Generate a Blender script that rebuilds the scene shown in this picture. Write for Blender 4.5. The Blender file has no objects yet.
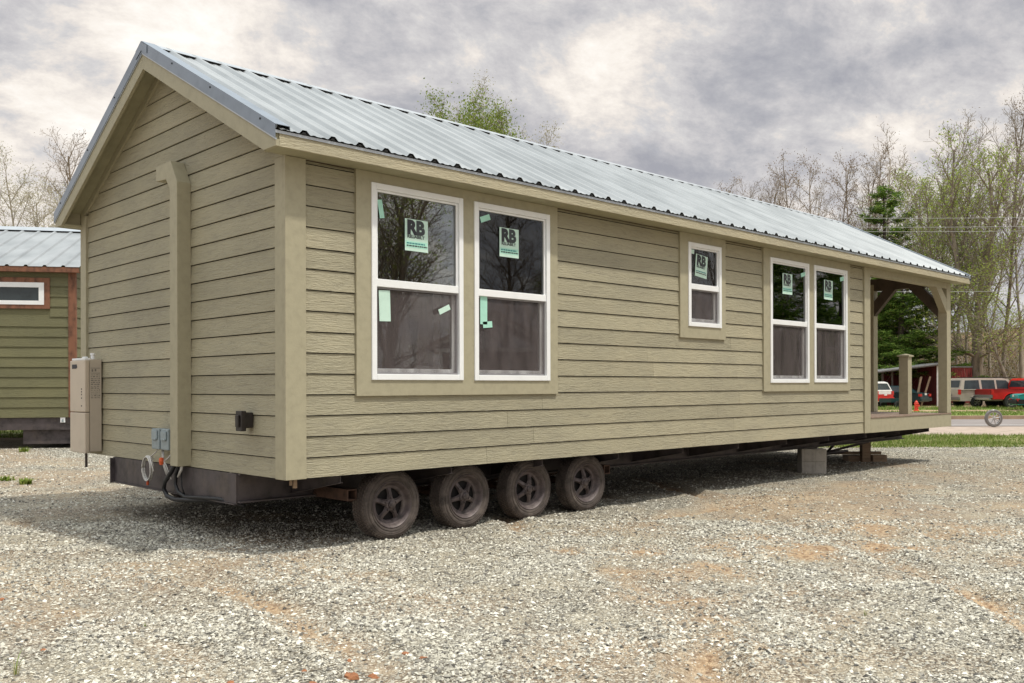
import bpy, math, random
import numpy as np
from mathutils import Vector, Matrix
random.seed(7)
PI = math.pi; R = math.radians
sc = bpy.context.scene
COL = sc.collection

# ------------------------------------------------------------------ camera frame (calibrated)
CAM = np.array([-3.80716, -6.55169, 1.37224])
FW = np.array([0.694437, 0.719553, 0.0010337]); RT = np.array([0.719552, -0.694433, -0.0028559]); UP = np.array([0.0013372, -0.0027271, 0.99999539])
FOC = 923.43
F2 = np.array([0.6944, 0.7196]); R2 = np.array([0.7196, -0.6944])
def P2(s, d):                                   # ground point: s metres right, d metres ahead of the standpoint
    p = CAM[:2] + F2*d + R2*s
    return float(p[0]), float(p[1])
def at(u, d): return P2((u-512.8)/FOC*d, d)
def zt(v, d): return 1.372 + (385.6-v)/FOC*d
HEAD = -43.98                                    # world angle of the 'right' direction

# ------------------------------------------------------------------ materials
def rgb(r, g, b):
    f = lambda c: (c/255/12.92) if c/255 <= .04045 else ((c/255+.055)/1.055)**2.4
    return (f(r), f(g), f(b), 1)
class NT:
    def __init__(s, m):
        m.use_nodes = True; s.t = m.node_tree; s.t.nodes.clear()
    def n(s, ty, **k):
        x = s.t.nodes.new(ty)
        for a, v in k.items():
            if a.startswith('i_'):
                key = a[2:]; key = int(key) if key.isdigit() else key.replace('_', ' ')
                x.inputs[key].default_value = v
            else: setattr(x, a, v)
        return x
    def l(s, a, b): s.t.links.new(a, b)
def ramp(nt, fac, stops):
    r = nt.n('ShaderNodeValToRGB'); e = r.color_ramp.elements
    while len(e) < len(stops): e.new(.5)
    for el, (p, c) in zip(e, stops): el.position = p; el.color = c
    nt.l(fac, r.inputs[0]); return r.outputs[0]
def mapping(nt, scale=(1, 1, 1), coord='Object', rot=(0, 0, 0)):
    tc = nt.n('ShaderNodeTexCoord'); mp = nt.n('ShaderNodeMapping')
    mp.inputs['Scale'].default_value = scale; mp.inputs['Rotation'].default_value = rot
    nt.l(tc.outputs[coord], mp.inputs[0]); return mp.outputs[0]
def mat(name, c, rough=.7, metal=0, var=.12, vs=3.0, bump=.2, bs=40, stretch=(1, 1, 1), dist=.004, c2=None, spec=.5, dirt=None):
    m = bpy.data.materials.new(name); nt = NT(m)
    p = nt.n('ShaderNodeBsdfPrincipled', i_Roughness=rough, i_Metallic=metal)
    p.inputs['Specular IOR Level'].default_value = spec
    o = nt.n('ShaderNodeOutputMaterial'); nt.l(p.outputs[0], o.inputs[0])
    v = mapping(nt, stretch)
    nz = nt.n('ShaderNodeTexNoise', i_Scale=vs, i_Detail=5.0, i_Roughness=.6); nt.l(v, nz.inputs['Vector'])
    c = tuple(c); d = c2 or tuple([x*(1-var*2) for x in c[:3]]+[1]); h = tuple([min(1, x*(1+var)) for x in c[:3]]+[1])
    col = ramp(nt, nz.outputs[0], [(.32, d), (.5, c), (.7, h)])
    if dirt:
        vd = mapping(nt, (1, 1, 1)); n2 = nt.n('ShaderNodeTexNoise', i_Scale=dirt[1], i_Detail=6.0, i_Roughness=.7); nt.l(vd, n2.inputs['Vector'])
        f = ramp(nt, n2.outputs[0], [(.5, (0, 0, 0, 1)), (.68, (dirt[2],)*3+(1,))])
        mx = nt.n('ShaderNodeMix', data_type='RGBA'); nt.l(f, mx.inputs[0]); nt.l(col, mx.inputs[6]); mx.inputs[7].default_value = dirt[0]; col = mx.outputs[2]
    nt.l(col, p.inputs['Base Color'])
    if bump:
        nb = nt.n('ShaderNodeTexNoise', i_Scale=bs, i_Detail=4.0, i_Distortion=.6); nt.l(v, nb.inputs['Vector'])
        b = nt.n('ShaderNodeBump', i_Strength=bump, i_Distance=dist); nt.l(nb.outputs[0], b.inputs['Height']); nt.l(b.outputs[0], p.inputs['Normal'])
    return m
M = {}
OL = (.378, .343, .238, 1)
def siding_mat(name, base, axis):
    """embossed cedar-grain fibre cement boards; axis 0: boards run along X, 1: along Y"""
    m = bpy.data.materials.new(name); nt = NT(m)
    p = nt.n('ShaderNodeBsdfPrincipled', i_Roughness=.62); o = nt.n('ShaderNodeOutputMaterial'); nt.l(p.outputs[0], o.inputs[0])
    sx = (1.6, 9, 16) if axis == 0 else (9, 1.6, 16)
    v = mapping(nt, sx)
    w = nt.n('ShaderNodeTexNoise', i_Scale=2.4, i_Detail=5.0, i_Roughness=.65, i_Distortion=1.6); nt.l(v, w.inputs['Vector'])
    w2 = nt.n('ShaderNodeTexNoise', i_Scale=7.0, i_Detail=3.0, i_Distortion=1.0); nt.l(v, w2.inputs['Vector'])
    ad = nt.n('ShaderNodeMath', operation='ADD'); nt.l(w.outputs[0], ad.inputs[0]); nt.l(w2.outputs[0], ad.inputs[1])
    b = nt.n('ShaderNodeBump', i_Strength=.8, i_Distance=.011); nt.l(ad.outputs[0], b.inputs['Height']); nt.l(b.outputs[0], p.inputs['Normal'])
    # board to board and blotchy tone variation
    vb = mapping(nt, (.5, .5, 1)); nz = nt.n('ShaderNodeTexNoise', i_Scale=1.7, i_Detail=5.0, i_Roughness=.6); nt.l(vb, nz.inputs['Vector'])
    c = base; col = ramp(nt, nz.outputs[0], [(.3, (c[0]*.86, c[1]*.86, c[2]*.88, 1)), (.5, c), (.72, (c[0]*1.1, c[1]*1.08, c[2]*1.06, 1))])
    g = nt.n('ShaderNodeNewGeometry')
    rr = nt.n('ShaderNodeMapRange', i_To_Min=.90, i_To_Max=1.08); nt.l(g.outputs['Random Per Island'], rr.inputs[0])
    mm = nt.n('ShaderNodeVectorMath', operation='SCALE'); nt.l(col, mm.inputs[0]); nt.l(rr.outputs[0], mm.inputs['Scale'])
    # darker streaks in the low parts of the grain
    gr = ramp(nt, w.outputs[0], [(.36, (.84, .84, .86, 1)), (.5, (1, 1, 1, 1))])
    m2 = nt.n('ShaderNodeVectorMath', operation='MULTIPLY'); nt.l(mm.outputs[0], m2.inputs[0]); nt.l(gr, m2.inputs[1])
    nt.l(m2.outputs[0], p.inputs['Base Color']); return m
M['siding'] = siding_mat('olive_siding', OL, 0)
M['sidingY'] = siding_mat('olive_siding_gable', OL, 1)
M['trim'] = mat('olive_trim', OL, .6, var=.05, vs=2, bump=.35, bs=6, stretch=(6, 6, 6), dist=.004)
M['fascia'] = siding_mat('olive_fascia_lit', (.45, .402, .277, 1), 0)  # siding olive lightened, painting in the stronger light on the fascia
M['soffit'] = mat('soffit_paint', (.35, .325, .215, 1), .65, var=.08, vs=3, bump=.2, bs=20)
def roof_mat():
    m = bpy.data.materials.new('galvalume'); nt = NT(m)
    p = nt.n('ShaderNodeBsdfPrincipled', i_Metallic=.55); o = nt.n('ShaderNodeOutputMaterial'); nt.l(p.outputs[0], o.inputs[0])
    v = mapping(nt, (1, .35, 1)); nz = nt.n('ShaderNodeTexNoise', i_Scale=2.2, i_Detail=6.0); nt.l(v, nz.inputs['Vector'])
    nt.l(ramp(nt, nz.outputs[0], [(.35, (.29, .305, .315, 1)), (.65, (.39, .405, .415, 1))]), p.inputs['Base Color'])
    v2 = mapping(nt, (1, 1, 1)); vo = nt.n('ShaderNodeTexVoronoi', i_Scale=90.0); nt.l(v2, vo.inputs['Vector'])
    r = nt.n('ShaderNodeMapRange', i_To_Min=.46, i_To_Max=.58); nt.l(vo.outputs['Color'], r.inputs[0]); nt.l(r.outputs[0], p.inputs['Roughness'])
    b = nt.n('ShaderNodeBump', i_Strength=.12, i_Distance=.02); nt.l(nz.outputs[0], b.inputs['Height']); nt.l(b.outputs[0], p.inputs['Normal'])
    return m
M['roof'] = roof_mat()
M['flash'] = mat('rake_flashing', (.27, .31, .36, 1), .38, .75, var=.08, vs=4, bump=.08, bs=12)
M['drip'] = mat('drip_edge_metal', (.48, .51, .54, 1), .35, .6, var=.05, vs=4, bump=.05)
M['black'] = mat('black_foam', (.012, .012, .012, 1), .9, bump=.1)
M['vinyl'] = mat('white_vinyl', (.86, .87, .88, 1), .35, var=.02, vs=6, bump=.03, bs=15)
M['steel'] = mat('chassis_steel', (.075, .062, .064, 1), .55, .2, var=.3, vs=5, bump=.3, bs=30, dirt=((.14, .11, .09, 1), 3.0, .5))
M['rust'] = mat('rusty_steel', (.09, .05, .035, 1), .8, .1, var=.3, vs=12, bump=.4, bs=50)
M['member'] = mat('underfloor_membrane', (.015, .014, .016, 1), .7, bump=.3, bs=8)
M['deck'] = mat('deck_boards', (.24, .17, .13, 1), .75, var=.15, vs=6, bump=.3, bs=30, stretch=(1, 8, 8))
M['beam'] = mat('dark_stained_beam', (.085, .062, .048, 1), .7, var=.2, vs=5, bump=.3, bs=20)
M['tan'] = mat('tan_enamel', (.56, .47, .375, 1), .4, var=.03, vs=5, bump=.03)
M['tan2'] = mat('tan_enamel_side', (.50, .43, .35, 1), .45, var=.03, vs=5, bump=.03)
M['ink'] = mat('dark_ink', (.03, .03, .04, 1), .6, bump=0)
M['inkgrey'] = mat('grey_ink', (.20, .18, .16, 1), .6, bump=0)
M['greybox'] = mat('grey_plastic', (.27, .32, .34, 1), .45, var=.08, vs=20, bump=.05)
M['bronze'] = mat('bronze_plastic', (.022, .017, .015, 1), .5, bump=.1)
M['whitecable'] = mat('white_cable', (.55, .53, .50, 1), .5, bump=.05)
M['blackhose'] = mat('black_hose', (.012, .012, .014, 1), .5, bump=.2, bs=90)
M['orange'] = mat('orange_plastic', (.75, .12, .03, 1), .45, bump=0)
M['rubber'] = mat('dusty_tyre', (.085, .068, .060, 1), .85, var=.25, vs=9, bump=.4, bs=60, dirt=((.17, .14, .12, 1), 6.0, .7))
M['rim'] = mat('dirty_steel_rim', (.105, .083, .083, 1), .55, .3, var=.3, vs=14, bump=.3, bs=60, dirt=((.20, .17, .15, 1), 9.0, .6))
M['rimdark'] = mat('wheel_recess_shade', (.012, .010, .010, 1), .9, bump=0)  # near-black tone stands in for shade behind the spokes
M['mint'] = mat('mint_sticker', (.40, .73, .60, 1), .6, var=.04, vs=10, bump=0)
M['mintpale'] = mat('pale_mint_sticker', (.58, .78, .68, 1), .6, var=.04, vs=10, bump=0)
M['teal_ink'] = mat('teal_ink', (.04, .22, .24, 1), .6, bump=0)
M['floorwood'] = mat('plank_floor', (.34, .20, .14, 1), .45, var=.2, vs=4, bump=.1, stretch=(1, 6, 1))
M['inwall'] = mat('interior_panelling', (.40, .25, .20, 1), .7, var=.2, vs=2.5, bump=.1, stretch=(5, 5, .5))
M['screen_frame'] = mat('screen_frame_grey', (.25, .24, .25, 1), .5, bump=0)
M['block'] = mat('concrete_block', (.42, .39, .35, 1), .95, var=.1, vs=10, bump=.6, bs=90, dist=.006)
M['lumber'] = mat('weathered_lumber', (.30, .21, .14, 1), .85, var=.2, vs=5, bump=.4, bs=30, stretch=(1, 1, 5))
M['cabin'] = siding_mat('cabin_green_siding', (.155, .148, .072, 1), 0)
M['cedar'] = mat('cedar_trim', (.20, .085, .047, 1), .7, var=.3, vs=8, bump=.4, bs=30, stretch=(1, 1, .4))

def glass_mat(name, tint=(.88, .89, .87, 1), mult=1.7):
    m = bpy.data.materials.new(name); nt = NT(m); o = nt.n('ShaderNodeOutputMaterial')
    t = nt.n('ShaderNodeBsdfTransparent'); t.inputs[0].default_value = tint
    g = nt.n('ShaderNodeBsdfGlossy', i_Roughness=.004); g.inputs[0].default_value = (.92, .95, .97, 1)
    f = nt.n('ShaderNodeFresnel', i_IOR=1.5)
    nz = nt.n('ShaderNodeTexNoise', i_Scale=2.2, i_Detail=1.0); nt.l(mapping(nt), nz.inputs['Vector'])
    b = nt.n('ShaderNodeBump', i_Strength=.05, i_Distance=.01); nt.l(nz.outputs[0], b.inputs['Height']); nt.l(b.outputs[0], g.inputs['Normal'])
    mu = nt.n('ShaderNodeMath', operation='MULTIPLY', use_clamp=True); nt.l(f.outputs[0], mu.inputs[0]); mu.inputs[1].default_value = mult
    x = nt.n('ShaderNodeMixShader'); nt.l(mu.outputs[0], x.inputs[0]); nt.l(t.outputs[0], x.inputs[1]); nt.l(g.outputs[0], x.inputs[2]); nt.l(x.outputs[0], o.inputs[0])
    return m
M['glass'] = glass_mat('window_glass')
def screen_mat():
    m = bpy.data.materials.new('insect_screen'); nt = NT(m); o = nt.n('ShaderNodeOutputMaterial')
    t = nt.n('ShaderNodeBsdfTransparent'); d = nt.n('ShaderNodeBsdfDiffuse'); d.inputs[0].default_value = (.17, .145, .145, 1)
    nz = nt.n('ShaderNodeTexNoise', i_Scale=3.0, i_Detail=4.0, i_Distortion=.6); nt.l(mapping(nt, (3, 1, .5)), nz.inputs['Vector'])
    r = nt.n('ShaderNodeMapRange', i_From_Min=.3, i_From_Max=.7, i_To_Min=.16, i_To_Max=.40); nt.l(nz.outputs[0], r.inputs[0])
    x = nt.n('ShaderNodeMixShader'); nt.l(r.outputs[0], x.inputs[0]); nt.l(t.outputs[0], x.inputs[1]); nt.l(d.outputs[0], x.inputs[2]); nt.l(x.outputs[0], o.inputs[0]); return m
M['screen'] = screen_mat()
M['carglass'] = mat('tinted_car_glass', (.03, .04, .045, 1), .08, var=.2, bump=0)

# ------------------------------------------------------------------ mesh builder
class MB:
    def __init__(s): s.v = []; s.f = []; s.m = []
    def add(s, vs, fs, mi=0):
        b = len(s.v); s.v += [tuple(map(float, v)) for v in vs]; s.f += [tuple(b+i for i in f) for f in fs]; s.m += [mi]*len(fs); return s
    def box(s, x0, x1, y0, y1, z0, z1, mi=0):
        return s.add([(x, y, z) for z in (z0, z1) for y in (y0, y1) for x in (x0, x1)],
                     [(0, 2, 3, 1), (4, 5, 7, 6), (0, 1, 5, 4), (2, 6, 7, 3), (0, 4, 6, 2), (1, 3, 7, 5)], mi)
    def prism(s, pts, ext, mi=0):
        n = len(pts); e = Vector(ext); a = [Vector(p) for p in pts]; b = [p+e for p in a]
        nrm = Vector((0, 0, 0))
        for i in range(n): nrm += a[i].cross(a[(i+1) % n])
        if nrm.dot(e) > 0: a.reverse(); b.reverse()
        fs = [tuple(range(n)), tuple(range(2*n-1, n-1, -1))]+[(i, n+i, n+(i+1) % n, (i+1) % n) for i in range(n)]
        return s.add(a+b, fs, mi)
    def tube(s, pts, r, n=8, mi=0, cap=True):
        pts = [Vector(p) for p in pts]; rs = r if isinstance(r, (list, tuple)) else [r]*len(pts); vs = []; fs = []
        ref = Vector((0, 0, 1)); k = len(pts)
        for i, p in enumerate(pts):
            t = (pts[min(i+1, k-1)]-pts[max(i-1, 0)]).normalized()
            if abs(t.dot(ref)) > .95: ref = Vector((1, 0, 0)) if abs(t.x) < .9 else Vector((0, 1, 0))
            a = t.cross(ref).normalized(); b = t.cross(a); ref = -b if False else ref
            for j in range(n):
                q = 2*PI*j/n; vs.append(p+a*math.cos(q)*rs[i]+b*math.sin(q)*rs[i])
        for i in range(k-1):
            for j in range(n): fs.append((i*n+j, i*n+(j+1) % n, (i+1)*n+(j+1) % n, (i+1)*n+j))
        if cap: fs += [tuple(range(n-1, -1, -1)), tuple(range((k-1)*n, k*n))]
        return s.add(vs, fs, mi)
    def lathe(s, prof, c, axis='y', n=40, mi=0, closed=False):
        """prof: (radius, offset along axis)"""
        vs = []; fs = []; c = Vector(c); k = len(prof)
        for j in range(n):
            q = 2*PI*j/n; cs, sn = math.cos(q), math.sin(q)
            for r, h in prof:
                vs.append(c+(Vector((r*cs, h, r*sn)) if axis == 'y' else Vector((r*cs, r*sn, h)) if axis == 'z' else Vector((h, r*cs, r*sn))))
        for j in range(n):
            j2 = (j+1) % n
            for i in range(k if closed else k-1):
                i2 = (i+1) % k; fs.append((j*k+i, j*k+i2, j2*k+i2, j2*k+i))
        return s.add(vs, fs, mi)
    def holes(s, x0, x1, z0, z1, hs, y0, y1, mi=0):
        xs = sorted({x0, x1, *[min(max(h[i], x0), x1) for h in hs for i in (0, 1)]})
        for a, b in zip(xs, xs[1:]):
            if b-a < 1e-4: continue
            zs = z0
            for h in sorted([h for h in hs if h[0] < (a+b)/2 < h[1]], key=lambda h: h[2]):
                if h[2] > zs+1e-4: s.box(a, b, y0, y1, zs, h[2], mi)
                zs = h[3]
            if zs < z1-1e-4: s.box(a, b, y0, y1, zs, z1, mi)
        return s
    def build(s, name, mats, parent=None, smooth=False, bevel=0, fixn=False):
        me = bpy.data.meshes.new(name); me.from_pydata(s.v, [], s.f)
        mats = mats if isinstance(mats, list) else [mats]
        for m in mats: me.materials.append(m)
        me.polygons.foreach_set('material_index', s.m)
        if smooth: me.polygons.foreach_set('use_smooth', [True]*len(s.f))
        me.update()
        if fixn:
            import bmesh
            bm = bmesh.new(); bm.from_mesh(me); bmesh.ops.recalc_face_normals(bm, faces=bm.faces); bm.to_mesh(me); bm.free()
        o = bpy.data.objects.new(name, me); COL.objects.link(o); o.parent = parent
        if smooth == 'auto':
            pass
        if bevel:
            md = o.modifiers.new('bevel', 'BEVEL'); md.width = bevel; md.segments = 2; md.limit_method = 'ANGLE'; md.angle_limit = R(40)
        return o
def big_mesh(name, verts, faces_flat, nper, mats, parent=None, matidx=None, smooth=False):
    me = bpy.data.meshes.new(name); nf = len(faces_flat)//nper
    me.vertices.add(len(verts)); me.vertices.foreach_set('co', np.asarray(verts, dtype=np.float32).ravel())
    me.loops.add(nf*nper); me.loops.foreach_set('vertex_index', np.asarray(faces_flat, dtype=np.int32))
    me.polygons.add(nf); me.polygons.foreach_set('loop_start', np.arange(0, nf*nper, nper, dtype=np.int32))
    for m in (mats if isinstance(mats, list) else [mats]): me.materials.append(m)
    if matidx is not None: me.polygons.foreach_set('material_index', np.asarray(matidx, dtype=np.int32))
    me.polygons.foreach_set('use_smooth', np.full(nf, bool(smooth)))
    me.update(calc_edges=True)
    o = bpy.data.objects.new(name, me); COL.objects.link(o); o.parent = parent; return o
def thing(name, label, cat, loc=(0, 0, 0), rz=0, group=None):
    o = bpy.data.objects.new(name, None); COL.objects.link(o); o.location = loc; o.rotation_euler = (0, 0, rz); o.empty_display_size = .2
    tag(o, label, cat, group); return o
def tag(o, label=None, cat=None, group=None, kind=None):
    if label: o['label'] = label
    if cat: o['category'] = cat
    if group: o['group'] = group
    if kind: o['kind'] = kind
    return o
def empty(name, parent, loc=(0, 0, 0)):
    o = bpy.data.objects.new(name, None); COL.objects.link(o); o.parent = parent; o.location = loc; return o
def copy_tree(o, parent=None):
    c = o.copy(); COL.objects.link(c); c.parent = parent
    for ch in list(o.children): copy_tree(ch, c)
    return c
def text_geo(s, size, offset=0.0):
    cu = bpy.data.curves.new('t', 'FONT'); cu.body = s; cu.size = size; cu.offset = offset; cu.resolution_u = 3
    o = bpy.data.objects.new('t', cu); COL.objects.link(o)
    dg = bpy.context.evaluated_depsgraph_get(); me = bpy.data.meshes.new_from_object(o.evaluated_get(dg))
    vs = [tuple(v.co) for v in me.vertices]; fs = [tuple(p.vertices) for p in me.polygons]
    bpy.data.objects.remove(o); bpy.data.curves.remove(cu); bpy.data.meshes.remove(me); return vs, fs

# ================================================================== THE HOUSE
WD = 4.56; HX = 10.35; LT = 13.6; B = .627; HS = 3.2236
RZ0 = 3.36; SL = .5225; OY = .213; OX = .211; XF = 13.95; YC = WD/2
def rz(y): return RZ0+SL*((y if y <= YC else WD-y)+OY)
house = thing('mobile_home', 'long olive green lap sided park home with metal roof standing on four exposed wheels', 'house')
C0 = B+.1683; CE = .1714

def course_pts(o, t, n, a0, a1, z0, z1, b0, b1, tb=.015, tt=.005):
    """one lap board: o origin, t along, n outward; a0,a1 at the bottom, b0,b1 at the top"""
    o = Vector(o); t = Vector(t); n = Vector(n); zz = Vector((0, 0, 1)); z0 += .004; z1 -= .009
    return [o+t*a0+zz*z0, o+t*a1+zz*z0, o+t*a1+n*tb+zz*z0, o+t*a0+n*tb+zz*z0, o+t*b0+zz*z1, o+t*b1+zz*z1, o+t*b1+n*tt+zz*z1, o+t*b0+n*tt+zz*z1]
CF = [(0, 1, 2, 3), (7, 6, 5, 4), (3, 2, 6, 7), (1, 0, 4, 5), (0, 3, 7, 4), (2, 1, 5, 6)]
win = [(.832, 1.871, 1.432, 3.135, 2.275), (2.012, 3.046, 1.430, 3.131, 2.272), (5.47, 6.175, 2.098, 3.118, 2.585), (7.352, 8.402, 1.412, 3.112, 2.243), (8.55, 9.568, 1.418, 3.112, 2.243)]
trims = [(.68, 3.17, 1.296), (5.31, 6.28, 1.957), (7.19, 9.67, 1.296)]
# --- long wall siding
mb = MB(); k = 0; z = B; rr = random.Random(3)
while z < HS-.01:
    z1 = (C0+CE*k) if True else 0
    z1 = min(z1, HS)
    segs = [(.19, 10.15)]
    for (a, b, tz) in trims:
        if z > tz-.02:
            ns = []
            for s0, s1 in segs:
                if s0 < a and s1 > b: ns += [(s0, a+.002), (b-.002, s1)]
                else: ns.append((s0, s1))
            segs = ns
    for s0, s1 in segs:
        cuts = [s0]
        if s1-s0 > 4:
            c = s0+rr.uniform(1.5, 3.6)
            while c < s1-.6: cuts.append(c); c += 3.66
        cuts.append(s1)
        for a, b in zip(cuts, cuts[1:]):
            mb.add(course_pts((0, .036, 0), (1, 0, 0), (0, -1, 0), a+.0015, b-.0015, z, z1+.004, a+.0015, b-.0015), CF)
    z = z1; k += 1
long_siding = mb.build('siding', M['siding'], house)
# --- gable siding, clipped under the roof
mb = MB(); k = 0; z = B
def ycl(z):                                     # where the underside of the roof meets height z
    return max(.0, (z+.10-RZ0)/SL-OY)
while z < 4.5:
    z1 = C0+CE*k
    if z < HS-.02: a0, a1 = .165, WD-.165
    else: a0 = ycl(z)+.0; a1 = WD-a0
    if z1 < HS-.02: b0, b1 = .165, WD-.165
    else: b0 = ycl(z1); b1 = WD-b0
    if z < HS-.02 <= z1: b0, b1 = a0, a1
    if a1-a0 < .1: break
    if b1 < b0: b0 = b1 = YC
    mb.add(course_pts((.036, 0, 0), (0, 1, 0), (-1, 0, 0), a0, a1, z, z1+.004, b0, b1), [tuple(reversed(f)) for f in CF])
    z = z1; k += 1
mb.build('gable_siding', M['sidingY'], house)
# --- sheathing, inner walls
hs = [w[:4] for w in win]
mb = MB(); mb.holes(.036, HX-.03, B, HS, hs, .046, .15, 0)
mb.build('front_wall', M['inwall'], house)
MB().holes(.036, HX-.03, B+.002, HS, hs, .0385, .045).build('lap_shade_backing', M['black'], house)  # black sheet added so the lap gaps read as deep shade
MB().prism([(.0385, 0.04, B+.002), (.0385, WD-.04, B+.002), (.0385, WD-.04, 3.26), (.0385, YC, 4.5), (.0385, .04, 3.26)], (.006, 0, 0)).build('lap_shade_backing', M['black'], house)  # same painted shade behind the gable laps
mb = MB(); mb.prism([(.046, 0.16, B), (.046, WD-.04, B), (.046, WD-.04, 3.26), (.046, YC, 4.5), (.046, .16, 3.26)], (.1, 0, 0)); mb.build('gable_wall', M['inwall'], house)
mb = MB(); mb.box(.04, HX, WD-.12, WD, B, HS); mb.build('back_wall', [M['sidingY']], house)
mb = MB()
for x0, x1, y0, y1, z0, z1 in ((10.2, 10.349, .15, .38, B, HS), (10.2, 10.349, 1.35, WD-.12, B, HS), (10.2, 10.349, .38, 1.35, 3.0, HS), (10.2, 10.349, .38, 1.35, B, .9)): mb.box(x0, x1, y0, y1, z0, z1)
mb.build('end_wall', M['inwall'], house)
door = MB().holes(.39, 1.34, .9, 2.99, [(.5, 1.23, 1.15, 2.85)], 0, .05).build('door', M['trim'], house)
door.data.transform(Matrix(((0, -1, 0, 10.30), (1, 0, 0, 0), (0, 0, 1, 0), (0, 0, 0, 1))))
mb = MB().box(10.27, 10.275, .5, 1.23, 1.15, 2.85); mb.build('pane', M['glass'], door)
MB().box(.14, 10.2, .15, WD-.12, B+.01, .80).build('floor_deck', M['floorwood'], house)
MB().box(.05, 10.3, .06, WD-.12, HS-.03, HS+.03).build('ceiling_board', M['inwall'], house)
MB().box(5.0, 5.1, .16, WD-.13, .80, HS-.03).box(7.0, 7.1, 1.6, WD-.13, .80, HS-.03).box(3.3, 3.4, 2.2, WD-.13, .8, HS-.03).build('partition_wall', M['inwall'], house)
# --- corner boards and casings
c = MB().box(0, .19, 0, .036, B, HS).box(0, .036, .036, .165, B, HS).box(.001, .036, .002, .165, HS+.001, HS+.11); c.build('corner_trim', M['trim'], house, bevel=.003)
MB().box(0, .036, WD-.165, WD, B, HS).box(.001, .036, WD-.165, WD-.002, HS+.001, HS+.11).build('corner_trim', M['trim'], house, bevel=.003)
MB().box(10.15, 10.352, 0, .15, B, HS).build('corner_trim', M['trim'], house, bevel=.003)
MB().box(10.352, 10.37, .04, .2, .87, HS-.1).build('corner_trim', M['trim'], house)
for i, (a, b, tz) in enumerate(trims):
    mb = MB(); mb.holes(a, b, tz, HS, [w[:4] for w in win if a < w[0] < b], .004, .0365)
    mb.build('window_trim', M['trim'], house)
# --- windows
def sticker(x, z, tilt, pale, parent, y=.016, sc_=1.0, s0=1.0):
    mb = MB(); w, h = .262*s0, .285*s0
    def tf(px, pz): c_, s_ = math.cos(tilt), math.sin(tilt); return (x+px*c_-pz*s_, z+px*s_+pz*c_)
    def rect(a, b, c_, d, mi, yy):
        q = [tf(a, c_), tf(b, c_), tf(b, d), tf(a, d)]
        mb.prism([(p[0], yy, p[1]) for p in q], (0, .0006, 0), mi)
    rect(-w/2, w/2, -h/2, h/2, 0, y)
    rect(-w/2+.008, w/2-.008, -h/2+.03, -h/2+.088, 1, y-.0012)
    for s_, sz, off, cx_, cz_, xs in (('R', .168*s0, .010, -.108*s0, .012, 1.04), ('B', .168*s0, .010, -.006*s0, .012, 1.0), ('RELIABILT', .038*s0, .0014, -.106*s0, -.026*s0, 1.16)):
        vs, fs = text_geo(s_, sz, off)
        mb.add([(*([tf(cx_+v[0]*xs, cz_+v[1])[0]]), y-.0014-(.0004 if s_ == 'B' else 0), tf(cx_+v[0]*xs, cz_+v[1])[1]) for v in vs], fs, 2 if s_ != 'B' else 4)
    rb = random.Random(5); px = -w/2+.02
    for row, mi, lim in ((-h/2+.062, 3, w/2-.03), (-h/2+.040, 2, w/2-.02)):
        px = -w/2+.02
        while px < lim: q = rb.uniform(.012, .03); rect(px, min(px+q, lim+.01), row, row+.013, mi, y-.0018); px += q+.006
    return mb.build('sticker', [M['mintpale'], M['mint'] if not pale else M['mintpale'], M['ink'], M['teal_ink'], M['inkB']], parent)
M['inkB'] = mat('charcoal_ink', (.05, .06, .065, 1), .6, bump=0)
def tape(x, z, w, h, a, parent, y=.017, m='mint'):
    c_, s_ = math.cos(a), math.sin(a); q = [(-w/2, -h/2), (w/2, -h/2), (w/2, h/2), (-w/2, h/2)]
    return MB().prism([(x+p*c_-r*s_, y, z+p*s_+r*c_) for p, r in q], (0, .0006, 0)).build('tape', M[m], parent)
wo = []
for i, (x0, x1, z0, z1, zr_) in enumerate(win):
    fw_ = .052
    mb = MB(); mb.holes(x0, x1, z0, z1, [(x0+fw_, x1-fw_, z0+fw_, z1-fw_)], -.010, .095)
    f = mb.build('window', M['vinyl'], house, bevel=.004)
    a, b, lo, hi = x0+fw_, x1-fw_, z0+fw_, z1-fw_
    MB().holes(a+.001, b-.001, zr_+.02, hi-.001, [(a+.022, b-.022, zr_+.03, hi-.02)], .010, .040).build('sash', M['vinyl'], f, bevel=.002)
    MB().holes(a+.001, b-.001, lo+.001, zr_+.0, [(a+.040, b-.046, lo+.05, zr_-.02)], .045, .080).build('sash', M['vinyl'], f, bevel=.002)
    MB().box(a+.001, b-.001, .000, .042, zr_-.034, zr_+.034).build('meeting_rail', M['vinyl'], f, bevel=.004)
    MB().box(a+.015, b-.015, .0245, .0285, zr_+.03, hi-.012).build('pane', M['glass'], f)
    MB().box(a+.035, b-.035, .060, .064, lo+.045, zr_-.01).build('pane', M['glass'], f)
    MB().holes(a+.002, b-.002, lo+.002, zr_-.036, [(a+.014, b-.014, lo+.016, zr_-.05)], .020, .030).build('screen_frame', M['screen_frame'], f)
    MB().box(a+.012, b-.012, .0235, .0245, lo+.014, zr_-.048).build('insect_screen', M['screen'], f)
    wo.append(f)
sticker(1.335, 2.730, .0, False, wo[0]); sticker(2.488, 2.787, .0, False, wo[1])
sticker(5.765, 2.845, -.10, True, wo[2], s0=.96); sticker(7.832, 2.783, .0, False, wo[3]); sticker(9.01, 2.783, -.02, False, wo[4])
tape(.945, 2.92, .05, .16, .18, wo[0]); tape(.985, 2.08, .12, .27, .03, wo[0], .019, 'mintpale'); tape(1.66, 2.085, .14, .05, .42, wo[0], .019, 'mintpale')
tape(2.17, 2.99, .13, .055, .35, wo[1]); tape(2.15, 2.12, .09, .30, .0, wo[1], .019, 'mint'); tape(2.20, 1.97, .12, .06, .1, wo[1], .019)
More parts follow.
